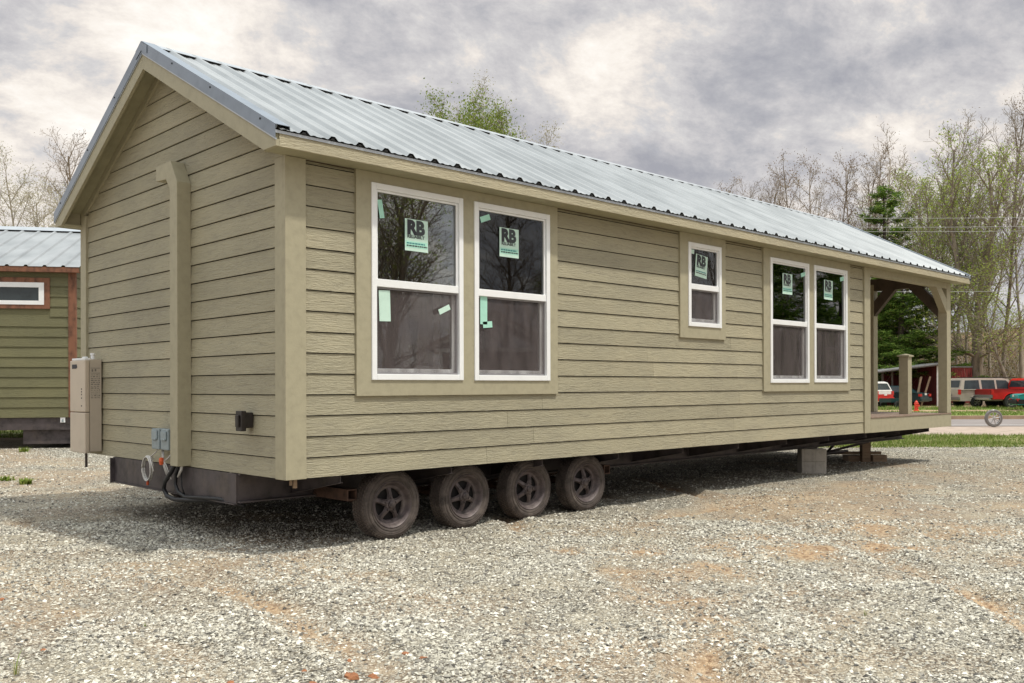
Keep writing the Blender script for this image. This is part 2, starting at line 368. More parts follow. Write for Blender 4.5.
tape(5.57, 3.01, .09, .05, 0, wo[2], .017, 'mintpale'); tape(8.27, 2.95, .13, .055, .25, wo[3], .017, 'mint'); tape(9.44, 2.98, .12, .06, .2, wo[4], .017, 'mint')

# --- roof
roof_parts = []
deck = MB()
for sgn in (0, 1):
    def Y(y): return y if sgn == 0 else WD-y
    deck.prism([(-OX+.01, Y(-OY+.012), rz(-OY+.012)-.012), (-OX+.01, Y(YC), rz(YC)-.012), (-OX+.01, Y(YC), rz(YC)-.10), (-OX+.01, Y(-OY+.012), rz(-OY+.012)-.10)], (XF-.02+OX, 0, 0))
deck.build('roof_deck', M['soffit'], house)
roof = None
for sgn in (0, 1):
    def Y(y): return y if sgn == 0 else WD-y
    prof = []; x = -OX; xs = [.037+.262*k for k in range(-1, 60)]
    pts = []
    for c_ in xs:
        for dx, h in ((-.048, 0), (-.018, .030), (.018, .030), (.048, 0)):
            pts.append((c_+dx, h))
        for q in (.087, .175):
            for dx, h in ((q-.022, 0), (q-.010, .005), (q+.010, .005), (q+.022, 0)): pts.append((c_+dx, h))
    pts = [(-OX, 0)]+[p for p in pts if -OX < p[0] < XF]+[(XF, 0)]
    vs = []; ys = [-OY-.022, -.05, .6, 1.2, 1.8, YC]
    for (x, h) in pts:
        for y in ys: vs.append((x, Y(y), rz(-OY)+SL*(y+OY)+h))
    n = len(ys); fs = []
    for i in range(len(pts)-1):
        for j in range(n-1):
            q = (i*n+j, (i+1)*n+j, (i+1)*n+j+1, i*n+j+1); fs.append(q if sgn == 0 else q[::-1])
    o = MB().add(vs, fs).build('roof', M['roof'], house); roof_parts.append(o)
roof = roof_parts[0]
for s_, sgn in ((1, 0), (-1, 1)):
    rp = roof_parts[sgn]
    def Y(y): return y if sgn == 0 else WD-y
    for xe, dr in ((-OX, 1), (XF, -1)):
        mb = MB()
        f = lambda y, dz: (0, Y(y), RZ0+SL*(y+OY)+dz)
        y0 = -OY-.012
        e = xe-.006*dr
        mb.prism([(e, Y(y0), f(y0, -.075)[2]), (e, Y(YC), f(YC, -.082)[2]), (e, Y(YC), f(YC, .034)[2]), (e, Y(y0), f(y0, .034)[2])], (.005*dr, 0, 0))
        mb.prism([(e+.005*dr, Y(y0), f(y0, .034)[2]), (e+.005*dr, Y(YC), f(YC, .034)[2]), (e+.13*dr, Y(YC), f(YC, .034)[2]), (e+.13*dr, Y(y0), f(y0, .034)[2])], (0, 0, -.004))
        mb.prism([(e+.126*dr, Y(y0), f(y0, .030)[2]), (e+.126*dr, Y(YC), f(YC, .030)[2]), (e+.13*dr, Y(YC), f(YC, .0)[2]), (e+.13*dr, Y(y0), f(y0, .0)[2])], (.003*dr, 0, 0))
        for yy in (.0, .85, 1.6): mb.lathe([(0, -.003), (.009, -.003), (.009, 0)], (e-.001*dr, Y(yy), RZ0+SL*(yy+OY)+.0), 'x', 8, 1)
        mb.build('rake_flashing', [M['flash'], M['black']], rp)
        mb = MB(); e2 = xe+.002*dr
        mb.prism([(e2-.004*dr, Y(y0), f(y0, -.076)[2]), (e2-.004*dr, Y(YC), f(YC, -.083)[2]), (e2-.004*dr, Y(YC), f(YC, -.094)[2]), (e2-.004*dr, Y(y0), f(y0, -.088)[2])], (.012*dr, 0, 0))
        mb.build('drip_lip', M['drip'], rp)
        mb = MB(); e3 = xe+.008*dr; ybt = -OY+(HS-(RZ0-.235))/SL
        mb.prism([(e3, Y(-OY), HS), (e3, Y(-OY), RZ0-.0875), (e3, Y(YC), rz(YC)-.0945), (e3, Y(YC), rz(YC)-.232), (e3, Y(ybt), HS)], (.03*dr, 0, 0))
        mb.build('rake_board', M['trim'], house)
# gable frieze boards against the wall
mb = MB()
for sgn in (0, 1):
    def Y(y): return y if sgn == 0 else WD-y
    mb.prism([(.005, Y(.0), rz(.0)-.10), (.005, Y(YC), rz(YC)-.10), (.005, Y(YC), rz(YC)-.19), (.005, Y(.0), rz(.0)-.19)], (.03, 0, 0))
mb.build('frieze_board', M['trim'], house)
# ridge cap and its black closures
mb = MB(); L0, L1 = -OX-.012, XF+.012
for a, b, h0, h1 in ((YC-.13, YC-.03, .029, .028), (YC-.03, YC, .028, .030)):
    for sgn in (0, 1):
        def Y(y): return y if sgn == 0 else WD-y
        q = [(L0, Y(a), rz(a)+h0), (L0, Y(b), rz(b)+h1), (L0, Y(b), rz(b)+h1-.003), (L0, Y(a), rz(a)+h0-.003)]
        mb.prism(q, (L1-L0, 0, 0))
for xe in (L0, L1-.003): mb.prism([(xe, YC-.13, rz(YC-.13)+.029), (xe, YC, rz(YC)+.030), (xe, YC+.13, rz(YC-.13)+.029), (xe, YC+.13, rz(YC-.13)-.05), (xe, YC, rz(YC)-.06), (xe, YC-.13, rz(YC-.13)-.05)], (.003, 0, 0))
mb.m[-16:] = [1]*16
mb.build('ridge_cap', [M['drip'], M['flash']], roof)
for sgn in (0, 1):
    def Y(y): return y if sgn == 0 else WD-y
    y = YC-.12
    MB().prism([(-.07, Y(y), rz(y)), (-.07, Y(y), rz(y)+.026), (-.07, Y(y+.02), rz(y+.02)+.026), (-.07, Y(y+.02), rz(y+.02))], (XF-.08, 0, 0)).build('closure_strip', M['black'], roof_parts[sgn])
    # eave: fascia, soffit, drip edge, closure
    fa = MB().prism([(-OX+.04, Y(-OY), HS), (-OX+.04, Y(-OY), RZ0-.03), (-OX+.04, Y(-OY+.022), RZ0-.03), (-OX+.04, Y(-OY+.022), HS)], (XF+OX-.08, 0, 0)).build('fascia', M['fascia'], house)
    MB().prism([(-OX+.04, Y(-OY+.024), HS+.003), (-OX+.04, Y(.03), HS+.003), (-OX+.04, Y(.03), HS+.018), (-OX+.04, Y(-OY+.024), HS+.018)], (XF+OX-.08, 0, 0)).build('soffit', M['soffit'], house)
    MB().prism([(-OX+.04, Y(-.012), HS+.002), (-OX+.04, Y(.0), HS+.002), (-OX+.04, Y(0), rz(0)-.1), (-OX+.04, Y(-.012), rz(-.012)-.1)], (.17, 0, 0)).build('eave_return', M['trim'], house)
    MB().prism([(-OX, Y(-OY-.008), RZ0-.040), (-OX, Y(-OY-.008), RZ0-.016), (-OX, Y(-OY-.003), RZ0-.016), (-OX, Y(-OY-.003), RZ0-.040)], (XF+OX, 0, 0)).build('drip_edge', M['drip'], roof_parts[sgn])
    mbc = MB().prism([(-OX+.02, Y(-OY-.010), RZ0-.017), (-OX+.02, Y(-OY-.010), RZ0-.009), (-OX+.02, Y(-OY+.01), RZ0-.002), (-OX+.02, Y(-OY+.01), RZ0-.017)], (XF+OX-.04, 0, 0))
    for k in range(53):
        x = .037+.262*k; yy = -OY-.018
        if x < XF-.05: mbc.prism([(x-.020, Y(yy), RZ0-.012), (x-.010, Y(yy), RZ0+.004), (x+.010, Y(yy), RZ0+.004), (x+.020, Y(yy), RZ0-.012)], (0, .03 if sgn == 0 else -.03, .012))
    mbc.build('eave_closure', M['black'], roof_parts[sgn])

# --- boxed pipe chase on the gable
mb = MB(); q = [(1.745, .640), (1.745, 3.28), (1.885, 3.495), (2.21, 3.485), (2.21, 3.35), (1.985, 3.335), (1.905, 3.235), (1.905, .640)]
mb.prism([(-.11, a, b) for a, b in q], (.135, 0, 0)); mb.build('pipe_chase', M['trim'], house, bevel=.004)
# --- tan water heater
wh = MB().box(-.118, .012, 3.945, 4.40, .668, 1.685).build('water_heater', M['tan2'], house, bevel=.008)
cv = MB().box(-.170, -.121, 3.938, 4.406, 1.105, 1.675).build('cover', M['tan'], wh, bevel=.010)
MB().box(-.170, -.121, 3.938, 4.406, .655, 1.098).build('cover', M['tan'], wh, bevel=.010)
MB().box(-.16, -.10, 3.97, 4.37, 1.677, 1.70).box(-.15, -.11, 4.02, 4.08, 1.70, 1.715).build('top_rim', M['vinyl'], wh, bevel=.004)
MB().lathe([(0, .07), (.026, .07), (.026, .05), (.021, .045), (.021, 0)], (-.05, 4.04, 1.685), 'z', 16).build('vent_pipe', M['vinyl'], wh, smooth=False)
MB().lathe([(.014, 0), (.014, -.16), (0, -.16)], (-.14, 3.99, .660), 'z', 12).build('drain_pipe', M['beam'], wh)
mb = MB().prism([(-.1735, 4.33, 1.585), (-.1735, 4.20, 1.585), (-.1735, 4.17, 1.60), (-.1735, 4.19, 1.632), (-.1735, 4.33, 1.632)], (.004, 0, 0))
rw = random.Random(2); mb.build('badge', M['ink'], cv)
for zz in (1.35, 1.32, 1.29, 1.25, 1.165): MB().box(-.1712, -.170, 4.03, 4.055, zz, zz+.016).build('control_mark', M['ink'], cv)
mb = MB(); yy = 3.9435
for zz in (1.585, 1.53): mb.box(-.108, -.008, yy, yy+.001, zz, zz+.006)
mb.box(-.098, -.080, yy, yy+.001, 1.548, 1.575).box(-.065, -.047, yy, yy+.001, 1.552, 1.578)
zz = 1.51
while zz > 1.24:
    a = -.105
    while a < -.015: w_ = rw.uniform(.008, .028); mb.box(a, min(a+w_, -.01), yy, yy+.001, zz, zz+rw.choice((.006, .008, .011))); a += w_+rw.uniform(.004, .012)
    zz -= .021
mb.build('printed_label', M['inkgrey'], wh)
# --- electrical boxes, vent hood, cables
for ya in (2.300, 2.090):
    eb = MB().box(-.085, .0, ya-.085, ya+.085, .775, .975).build('electrical_box', M['greybox'], house, bevel=.008)
    MB().box(-.100, -.086, ya-.06, ya+.06, .875, .955).box(-.105, -.086, ya-.045, ya+.045, .865, .885).build('box_cover', M['greybox'], eb, bevel=.006)
MB().box(-.04, .0, 2.15, 2.24, .80, .97).build('electrical_box', M['greybox'], house, bevel=.004)
vh = MB().box(-.05, .02, .56, .66, 1.03, 1.16).build('exhaust_hood', M['bronze'], house, bevel=.006)
MB().box(-.095, -.05, .548, .652, 1.005, 1.175).box(-.115, -.095, .575, .625, 1.04, 1.14).build('damper', M['bronze'], vh, bevel=.006)
mb = MB()
for k_ in range(5):
    rb = random.Random(k_); cy, cz = 2.515+rb.uniform(-.006, .006), .575+rb.uniform(-.006, .006); pts = []
    for i in range(25):
        q = 2*PI*i/24; pts.append((-.055-.008*k_+rb.uniform(-.002, .002), cy+.100*math.cos(q), cz+.118*math.sin(q)))
    mb.tube(pts, .0055, 6)
mb.tube([(-.04, 2.34, .775), (-.05, 2.37, .74), (-.06, 2.45, .70), (-.06, 2.48, .69)], .006, 6)
mb.tube([(-.09, 2.33, .56), (-.075, 2.45, .69), (-.05, 2.46, .70), (-.04, 2.44, .66)], .006, 6)
cc = mb.build('cable_coil', M['whitecable'], house, smooth=True)
MB().lathe([(0, 0), (.010, .003), (.014, -.03), (.010, -.045), (0, -.045)], (-.06, 2.54, .452), 'z', 10).build('wire_cap', M['orange'], cc)
mb = MB()
for a, b in ((2.21, 2.17), (2.19, 2.14), (2.22, 2.10)): mb.tube([(-.03, a+.05, .775), (-.05, a, .70), (-.06, b, .62), (-.05, b-.08, .50)], .006, 6)
mb.tube([(-.03, 2.0, .775), (-.06, 2.06, .70), (-.06, 2.14, .67)], .007, 6)
wc = mb.build('loose_cable', M['whitecable'], house, smooth=True)
MB().lathe([(0, .035), (.020, .03), (.026, 0), (.018, -.035), (0, -.04)], (-.07, 2.19, .665), 'z', 12).build('wire_cap', M['orange'], wc)
def unx(u, v, X):
    D = FW+RT*(u-513.58)/FOC-UP*(v-385.58)/FOC; kk = (X-CAM[0])/D[0]; return tuple(CAM+kk*D)
mb = MB()
mb.tube([unx(u, v, X) for u, v, X in ((177, 462, -.05), (172, 472, -.06), (166, 481, -.07), (164.5, 489, -.07), (168, 496, -.07), (176, 499.5, -.06), (188, 500, -.04), (204, 500, .0), (225, 503, .1))], .021, 10)
mb.tube([unx(u, v, X) for u, v, X in ((180, 462, -.04), (177, 474, -.05), (176, 484, -.05), (179, 492, -.05), (186, 497, -.04), (200, 497.5, -.03), (220, 499, .0), (245, 506, .1))], .017, 10)
mb.tube([unx(u, v, X) for u, v, X in ((182.5, 464, -.03), (182, 476, -.04), (182.5, 487, -.04), (185, 494, -.03))], .008, 8)
mb.build('flexible_hose', M['blackhose'], house, smooth=True)
MB().tube([unx(u, v, X) for u, v, X in ((183, 464, -.06), (182, 470, -.06), (179, 477, -.06))], .012, 8).build('loose_cable', M['whitecable'], house, smooth=True)

# --- chassis
ch = MB()
ch.box(.010, .020, .849, 3.598, .357, B-.002); ch.box(-.012, .010, .849, 3.598, .357, .367); ch.box(-.03, .012, 3.585, 3.605, .35, B-.01)
chassis = ch.build('chassis', M['steel'], house)
for yb in (.849, 3.598):
    MB().box(.021, 13.48, yb-.004, yb+.004, .388, B-.012).box(.021, 13.48, yb-.05, yb+.05, .372, .387).box(.021, 13.48, yb-.05, yb+.05, B-.0125, B-.003).build('rail', M['steel'], chassis)
mb = MB().box(.04, 13.3, .03, WD-.03, B-.0015, B+.006); mb.build('underfloor', M['member'], house)
x = .55; n = 0
while x < 13.2:
    for sg in (0, 1):
        Yf = (lambda y: y) if sg == 0 else (lambda y: WD-y)
        MB().prism([(x, Yf(.84), .42), (x, Yf(.84), B-.004), (x, Yf(.06), B-.004), (x, Yf(.06), B-.06)], (.006, 0, 0)).prism([(x-.02, Yf(.84), .42), (x-.02, Yf(.06), B-.06), (x-.02, Yf(.06), B-.066), (x-.02, Yf(.84), .413)], (.046, 0, 0)).build('outrigger', M['steel'], chassis)
    x += 1.22; n += 1
MB().box(.03, .05, .86, 3.59, .4, .6).box(6.5, 6.52, .86, 3.59, .4, .6).box(9.5, 9.52, .86, 3.59, .4, .6).box(13.3, 13.32, .86, 3.59, .4, .6).build('crossmember', M['steel'], chassis)
MB().box(.12, .15, .08, .10, .55, B-.001).box(.09, .10, .075, .10, .575, B-.001).build('bracket', M['lumber'], chassis)
for xb in (.78, 4.25): MB().holes(xb, xb+.10, .37, .47, [(xb+.012, xb+.088, .382, .458)], .30, .84).build('bracket', M['rust'], chassis)
RW = .312; WX = [1.190+.8784*i for i in range(4)]
for xw in WX: MB().tube([(xw, .3, RW), (xw, WD-.3, RW)], .038, 12).build('axle', M['rust'], chassis)
for xw in WX:
    for yy in (.80, 3.70):
        mb = MB(); mb.box(xw+.42, xw+.46, yy, yy+.06, .36, .50)
        mb.tube([(xw-.42, yy+.03, .40), (xw, yy+.03, .345), (xw+.42, yy+.03, .40)], .016, 6)
        mb.build('leaf_spring', M['rust'], chassis)
# --- wheels
def make_wheel(hub_y, out, seed, ang):
    """out = -1: outer face toward -y. Origin at the wheel centre."""
    w = empty('wheel', house); y = lambda t: out*t
    T = .105; rr_ = RW
    prof = [(.205, .088), (.222, .103), (.255, .107), (.285, .100), (.303, .086), (rr_, .066), (rr_, -.066), (.303, -.086), (.285, -.100), (.255, -.107), (.222, -.103), (.205, -.088)]
    mb = MB().lathe([(r, y(h)) for r, h in prof], (0, 0, 0), 'y', 72)
    nb = 60
    for j in range(nb):                          # tread lugs
        q = 2*PI*j/nb
        for row, (h0, h1) in enumerate(((-.075, -.042), (-.034, -.004), (.004, .034), (.042, .075))):
            qq = q+(PI/nb if row % 2 else 0); dq = .62*PI/nb
            vs = []
            for r in (rr_-.004, rr_+.006):
                for a_ in (qq-dq, qq+dq):
                    for h in (h0, h1): vs.append((r*math.cos(a_), y(h), r*math.sin(a_)))
            mb.add(vs, [(0, 1, 3, 2), (4, 6, 7, 5), (0, 4, 5, 1), (2, 3, 7, 6), (0, 2, 6, 4), (1, 5, 7, 3)])
        for h0, h1 in ((.076, .094),):           # shoulder lugs on the outer side
            dq = .55*PI/nb; vs = []
            for r, h in ((rr_-.001, .072), (.296, .092)):
                for a_ in (q-dq, q+dq):
                    for e_ in (0, .005): vs.append(((r+e_)*math.cos(a_), y(h+e_), (r+e_)*math.sin(a_)))
            mb.add(vs, [(0, 1, 3, 2), (4, 6, 7, 5), (0, 4, 5, 1), (2, 3, 7, 6), (0, 2, 6, 4), (1, 5, 7, 3)])
    for r in (.268, .232): mb.lathe([(r-.003, y(.1055)), (r, y(.110)), (r+.003, y(.1055))], (0, 0, 0), 'y', 60)
    mb.build('tyre', M['rubber'], w, fixn=True)
    mb = MB().lathe([(.206, y(.086)), (.214, y(.098)), (.207, y(.104)), (.197, y(.094)), (.188, y(.080)), (.180, y(.062)), (.172, y(.050)), (.150, y(.046)), (.142, y(.030))], (0, 0, 0), 'y', 60)
    for kq in range(5):
        q = 2*PI*kq/5+ang; e = Vector((math.cos(q), 0, math.sin(q))); t_ = Vector((-math.sin(q), 0, math.cos(q)))
        vs = []
        for r, hw, h in ((.035, .036, .074), (.085, .026, .070), (.125, .024, .052), (.158, .034, .042)):
            for sgn_, hh in ((-1, h-.020), (-.55, h), (.55, h), (1, h-.020)): vs.append(e*r+t_*hw*sgn_+Vector((0, y(hh), 0)))
        fs = [(i*4+j, i*4+j+1, i*4+j+5, i*4+j+4) for i in range(3) for j in range(3)]
        mb.add(vs, fs)
        c_ = e*.058; mb.lathe([(.010, y(.072)), (.010, y(.084)), (0, y(.086))], (c_.x, 0, c_.z), 'y', 6)
    mb.lathe([(.060, y(.060)), (.052, y(.076)), (.036, y(.080)), (.034, y(.092)), (.024, y(.098)), (0, y(.100))], (0, 0, 0), 'y', 24)
    mb.build('rim', M['rim'], w, fixn=True)
    MB().lathe([(.170, y(.04)), (.160, y(.012)), (.0, y(.008))], (0, 0, 0), 'y', 32).build('recess_shade_disc', M['rimdark'], w)  # dark disc painting the shaded gaps between spokes
    return w
w0 = make_wheel(0, -1, 1, .5)
def place_w(w, x, y, rzz, spin, cam_=0):
    w.location = (x, y, RW); w.rotation_euler = (cam_, spin, rzz)
place_w(w0, WX[0], .285, -.02, .2)
for i in range(1, 4): place_w(copy_tree(w0, house), WX[i], .285, -.01*i, .9*i)
for i in range(4): place_w(copy_tree(w0, house), WX[i], WD-.285, PI, .7*i)

# --- porch
mb = MB(); yb = .03
while yb < WD-.05:
    mb.box(HX+.005, 13.57, yb, yb+.135, .843, .870); yb += .1405
pf = mb.build('porch_floor', M['deck'], house)
MB().box(HX+.003, 13.60, 0, .028, B, .852).box(13.572, 13.60, .028, WD, B, .852).box(HX+.003, 13.57, WD-.028, WD, B, .84).build('rim_board', M['trim'], house)
MB().box(HX, 13.605, -.008, .03, .853, .871).build('nosing', M['deck'], house)
MB().box(13.42, 13.598, .002, .160, .871, HS).build('porch_post', M['trim'], house, bevel=.004)
MB().box(13.42, 13.598, 1.36, 1.52, .871, 3.3).build('porch_post', M['trim'], house, bevel=.004)
MB().box(13.42, 13.598, WD-.16, WD, .871, HS).build('porch_post', M['trim'], house, bevel=.004)
MB().box(10.354, 13.598, .004, .12, HS-.105, HS+.05).build('porch_header', M['trim'], house)
MB().box(10.354, 13.598, WD-.12, WD-.004, HS-.105, HS+.05).build('porch_header', M['trim'], house)
MB().box(13.43, 13.57, .13, WD-.13, 3.18, 3.40).build('porch_beam', M['beam'], house)
for q in ([(.16, 2.60), (.16, 2.88), (.46, 3.18), (.70, 3.18)], [(1.36, 2.70), (1.36, 2.98), (1.19, 3.18), (.95, 3.18)], [(1.52, 2.70), (1.52, 2.98), (1.69, 3.18), (1.93, 3.18)], [(WD-.16, 2.60), (WD-.16, 2.88), (WD-.46, 3.18), (WD-.7, 3.18)]):
    MB().prism([(13.44, a, b) for a, b in q], (.12, 0, 0)).build('porch_brace', M['beam'], house)
MB().prism([(12.96, .006, HS-.106), (13.19, .006, HS-.106), (13.419, .006, 2.93), (13.419, .006, 2.68)], (0, .12, 0)).build('porch_brace', M['trim'], house)
nw = MB().box(12.345, 12.505, .253, .413, .871, 1.875).build('railing_post', M['trim'], house, bevel=.004)
mb = MB().box(12.32, 12.53, .228, .438, 1.875, 1.90); mb.add([(12.325, .233, 1.901), (12.525, .233, 1.901), (12.525, .433, 1.901), (12.325, .433, 1.901), (12.425, .333, 1.93)], [(0, 1, 4), (1, 2, 4), (2, 3, 4), (3, 0, 4)])
mb.build('post_cap', M['trim'], nw)
mb = MB()
for k in range(4):
    z = 3.46+CE*k*1.2; a = ycl(z)
    if a < YC-.1: mb.add(course_pts((13.56, 0, 0), (0, 1, 0), (1, 0, 0), a, WD-a, z, z+CE*1.2, min(ycl(z+CE*1.2), YC), WD-min(ycl(z+CE*1.2), YC)), CF)
mb.build('porch_gable', M['sidingY'], house)
MB().prism([(10.351, 0.01, HS+.02), (10.351, WD-.01, HS+.02), (10.351, YC, 4.52)], (.02, 0, 0)).build('porch_gable', M['sidingY'], house)

# ================================================================== piers and blocks under the house
def blk(name, label, cx, cy, z0, rz_, group=None):
    t = MB(); L, W_, H = .40, .20, .195
    t.holes(-L/2, L/2, -W_/2, W_/2, [(-.155, -.02, -.065, .065), (.02, .155, -.065, .065)], 0, H)
    o = t.build(name, M['block'], None, bevel=.006)
    o.data.transform(Matrix(((1, 0, 0, 0), (0, 0, 1, 0), (0, 1, 0, 0), (0, 0, 0, 1))))
    o.location = (cx, cy, z0); o.rotation_euler = (0, 0, rz_)
    return tag(o, label, 'concrete block', group)
bx, by = 9.74, .68
blk('concrete_block', 'grey concrete block lying on gravel under right part of house, carrying another', bx, by, -.015, R(HEAD+4), 'concrete blocks of the pier')
blk('concrete_block', 'upper grey concrete block of the pier, touching the chassis beam', bx+.005, by, .181, R(HEAD+3), 'concrete blocks of the pier')

# ================================================================== second cabin on the left
CZ = (-9.93, 21.0)
cab_t = R(HEAD)+R(11)                          # local x runs right along its long wall
cx, cy = P2(*CZ)
cabin = thing('tiny_house', 'dark olive green cabin with brown trim behind the left gable', 'house', (cx, cy, 0), cab_t)
cb = .70; ct = 4.06; ce = .228
mb = MB(); z = cb; k = 0
while z < ct-.02:
    z1 = min(z+ce, ct); segs = [(-9.0, -.16)]
    if z1 > 3.20: segs = [(-9, -3.2), (-.55, -.16)] if z < 3.95 else segs
    for a, b in segs: mb.add(course_pts((0, .03, 0), (1, 0, 0), (0, -1, 0), a, b, z, z1+.004, a, b, .02, .003), CF)
    z = z1
mb.build('siding', M['cabin'], cabin)
mb = MB(); z = cb
while z < ct-.02:
    z1 = min(z+ce, ct); mb.add(course_pts((-.03, 0, 0), (0, 1, 0), (1, 0, 0), .10, 7.5, z, z1+.004, .10, 7.5, .02, .003), CF); z = z1
mb.build('end_siding', M['cabin'], cabin)
MB().box(-9, -.04, .035, .12, cb, ct).box(-.12, -.035, .05, 7.5, cb, ct).box(-9, -.04, 7.5, 7.6, cb, ct).prism([(-.12, 0.05, ct), (-.12, 7.6, ct), (-.12, 3.8, ct+1.35)], (.08, 0, 0)).build('wall', M['cabin'], cabin)
MB().box(-.16, 0, 0, .03, cb, ct).box(-.03, 0, .03, .10, cb, ct).build('corner_trim', M['cedar'], cabin)
MB().holes(-3.2, -.55, 3.16, 3.86, [(-3.08, -.67, 3.25, 3.75)], -.005, .03).build('window_trim', M['cedar'], cabin)
wf = MB().holes(-3.08, -.67, 3.25, 3.75, [(-3.0, -.78, 3.34, 3.64)], -.015, .04).build('window', M['vinyl'], cabin)
MB().box(-3.0, -.78, .01, .016, 3.33, 3.65).build('pane', M['carglass'], wf)
cr = MB(); s2 = 1.45/3.95
pts = []
for c_ in [(-9.2+.39*k) for k in range(25)]:
    for dx, h in ((-.05, 0), (-.022, .035), (.022, .035), (.05, 0)): pts.append((c_+dx, h))
pts = [p for p in pts if p[0] < .22]+[(.22, 0)]
vs = []; fs = []
for sg in (0, 1):
    b0 = len(vs)
    for x, h in pts:
        for t_ in (-.14, 3.8): vs.append((x, t_ if sg == 0 else 7.6-t_, 4.10+s2*(t_+.14)+h))
    fs += [(b0+2*i, b0+2*i+2, b0+2*i+3, b0+2*i+1)[::1 if sg == 0 else -1] for i in range(len(pts)-1)]
croof = cr.add(vs, fs).build('roof', M['roof'], cabin)
zr_ = 4.10+s2*3.94
MB().prism([(-9.2, 3.5, zr_-.3*s2+.045), (-9.2, 3.8, zr_+.07), (-9.2, 4.1, zr_-.3*s2+.045), (-9.2, 3.8, zr_+.04)], (9.43, 0, 0)).build('ridge_cap', M['drip'], croof)
MB().prism([(-9.2, 3.52, zr_-.28*s2), (-9.2, 3.52, zr_-.28*s2+.04), (-9.2, 3.56, zr_-.24*s2+.035), (-9.2, 3.56, zr_-.24*s2)], (9.4, 0, 0)).build('closure_strip', M['black'], croof)
for sg in (0, 1):
    Yf = (lambda y: y) if sg == 0 else (lambda y: 7.6-y)
    MB().prism([(.215, Yf(-.15), 3.99), (.215, Yf(-.15), 4.14), (.215, Yf(3.8), zr_+.04), (.215, Yf(3.8), zr_-.11)], (.012, 0, 0)).build('rake_flashing', M['drip'], croof)
MB().box(-9.2, .10, -.13, -.105, 3.98, 4.095).box(-9.2, .10, -.105, .03, 3.985, 4.0).build('fascia', M['cedar'], cabin)
MB().box(-9, -.05, .05, .12, .42, cb-.003).box(-1.15, -.06, .12, .20, .10, .47).box(-1.15, -.06, .2, 3.2, .10, .12).box(-9, -.05, 7.2, 7.3, .42, cb).build('chassis', M['steel'], cabin)
MB().box(-.34, -.24, .02, .05, .585, .70).build('outlet_box', M['vinyl'], cabin)
MB().box(-.31, -.27, .012, .02, .60, .66).build('outlet_box', M['greybox'], cabin)

# ================================================================== GROUND
DIRT = []                                        # clay patches measured on the photograph's gravel
for (x, y, r, s) in ((1.95, -1.28, .22, .9), (2.31, -1.84, .30, 1.0), (3.27, -2.66, .38, 1.0), (4.10, -3.15, .45, 1.0), (1.12, -3.08, .38, .8), (1.75, -1.78, .25, .4), (2.14, -2.72, .34, .8), (1.6, -2.4, .3, .7), (2.8, -2.2, .3, .8), (3.6, -2.1, .45, .8), (4.8, -2.6, .5, .8), (5.4, -3.4, .6, .7), (.7, -3.3, .3, .7), (1.9, -3.4, .3, .6),
                     (2.32, -.36, .14, .9), (-1.33, -2.87, .05, 0), (-.24, -3.74, .25, .3), (-1.1, -.48, .6, .30), (-.65, -3.6, .25, .25), (1.47, -3.79, .3, .4), (4.08, -4.1, .4, .5), (.40, -3.68, .32, .5),
                     (6.2, -2.2, .8, .55), (7.5, -3.2, .9, .5), (10.5, -1.4, 1.0, .35), (13, -1.2, 1.3, .3), (15.5, -2.5, 1.4, .35), (-1.6, 1.6, .9, .3), (.6, 6.2, 1.0, .35), (-.2, 4.3, .8, .3), (3.1, -1.1, .35, .35), (5.2, -1.4, .5, .5), (2.9, -3.5, .4, .45), (-1.9, -.9, .5, .3)):
    DIRT.append((x, y, r, s))
rg = np.random.default_rng(11)
class Noise2:
    def __init__(s, seed, n=64): s.g = np.random.default_rng(seed).random((n, n)); s.n = n
    def __call__(s, x, y):
        xi = np.floor(x).astype(int); yi = np.floor(y).astype(int); fx = x-xi; fy = y-yi; fx = fx*fx*(3-2*fx); fy = fy*fy*(3-2*fy); n = s.n
        g = s.g; a = g[xi % n, yi % n]; b = g[(xi+1) % n, yi % n]; c = g[xi % n, (yi+1) % n]; d = g[(xi+1) % n, (yi+1) % n]
        return a*(1-fx)*(1-fy)+b*fx*(1-fy)+c*(1-fx)*fy+d*fx*fy
N1, N2, N3, N4 = Noise2(1), Noise2(2), Noise2(3), Noise2(4)
def fbm(n, x, y, o=4):
    t = 0; a = .5; f = 1
    for _ in range(o): t = t+a*n(x*f+3.1, y*f+7.7); a *= .5; f *= 2
    return t/(1-.5**o)
def dirt_mask(x, y):
    wx = x+(fbm(N1, x*2.2, y*2.2, 3)-.5)*.7; wy = y+(fbm(N2, x*2.2, y*2.2, 3)-.5)*.7
    m = np.zeros_like(x)
    for (a, b, r, s) in DIRT: m = np.maximum(m, s*np.exp(-(((wx-a)/r)**2+((wy-b)/r)**2)*1.2))
    base = np.clip((fbm(N3, x*.5, y*.5, 4)-.50)*3.2, 0, .45)
    br = fbm(N4, x*7, y*7, 3); dp, rd = ruts(x, y); base = np.maximum(base, dp*.85)
    return np.clip(np.maximum(m, base)*(.45+1.1*br), 0, 1)
def depth_of(x, y): return (x-CAM[0])*.6944+(y-CAM[1])*.7196
RPX = [[(560, 480), (640, 512), (720, 555), (800, 602), (880, 645), (960, 690)], [(640, 478), (760, 512), (880, 552), (1000, 600), (1080, 640)], [(500, 520), (580, 555), (650, 592), (690, 630), (700, 690)],
       [(820, 505), (930, 530), (1060, 566)], [(20, 522), (150, 560), (290, 612), (400, 690)], [(-60, 545), (60, 590), (160, 640), (210, 700)], [(1060, 500), (900, 492), (760, 500), (650, 520)]]
def gpt(u, v):
    dd = FW+RT*(u-513.58)/FOC-UP*(v-385.58)/FOC; k = -CAM[2]/dd[2]; return float(CAM[0]+k*dd[0]), float(CAM[1]+k*dd[1])
RUTS = [[gpt(*q) for q in r_] for r_ in RPX]
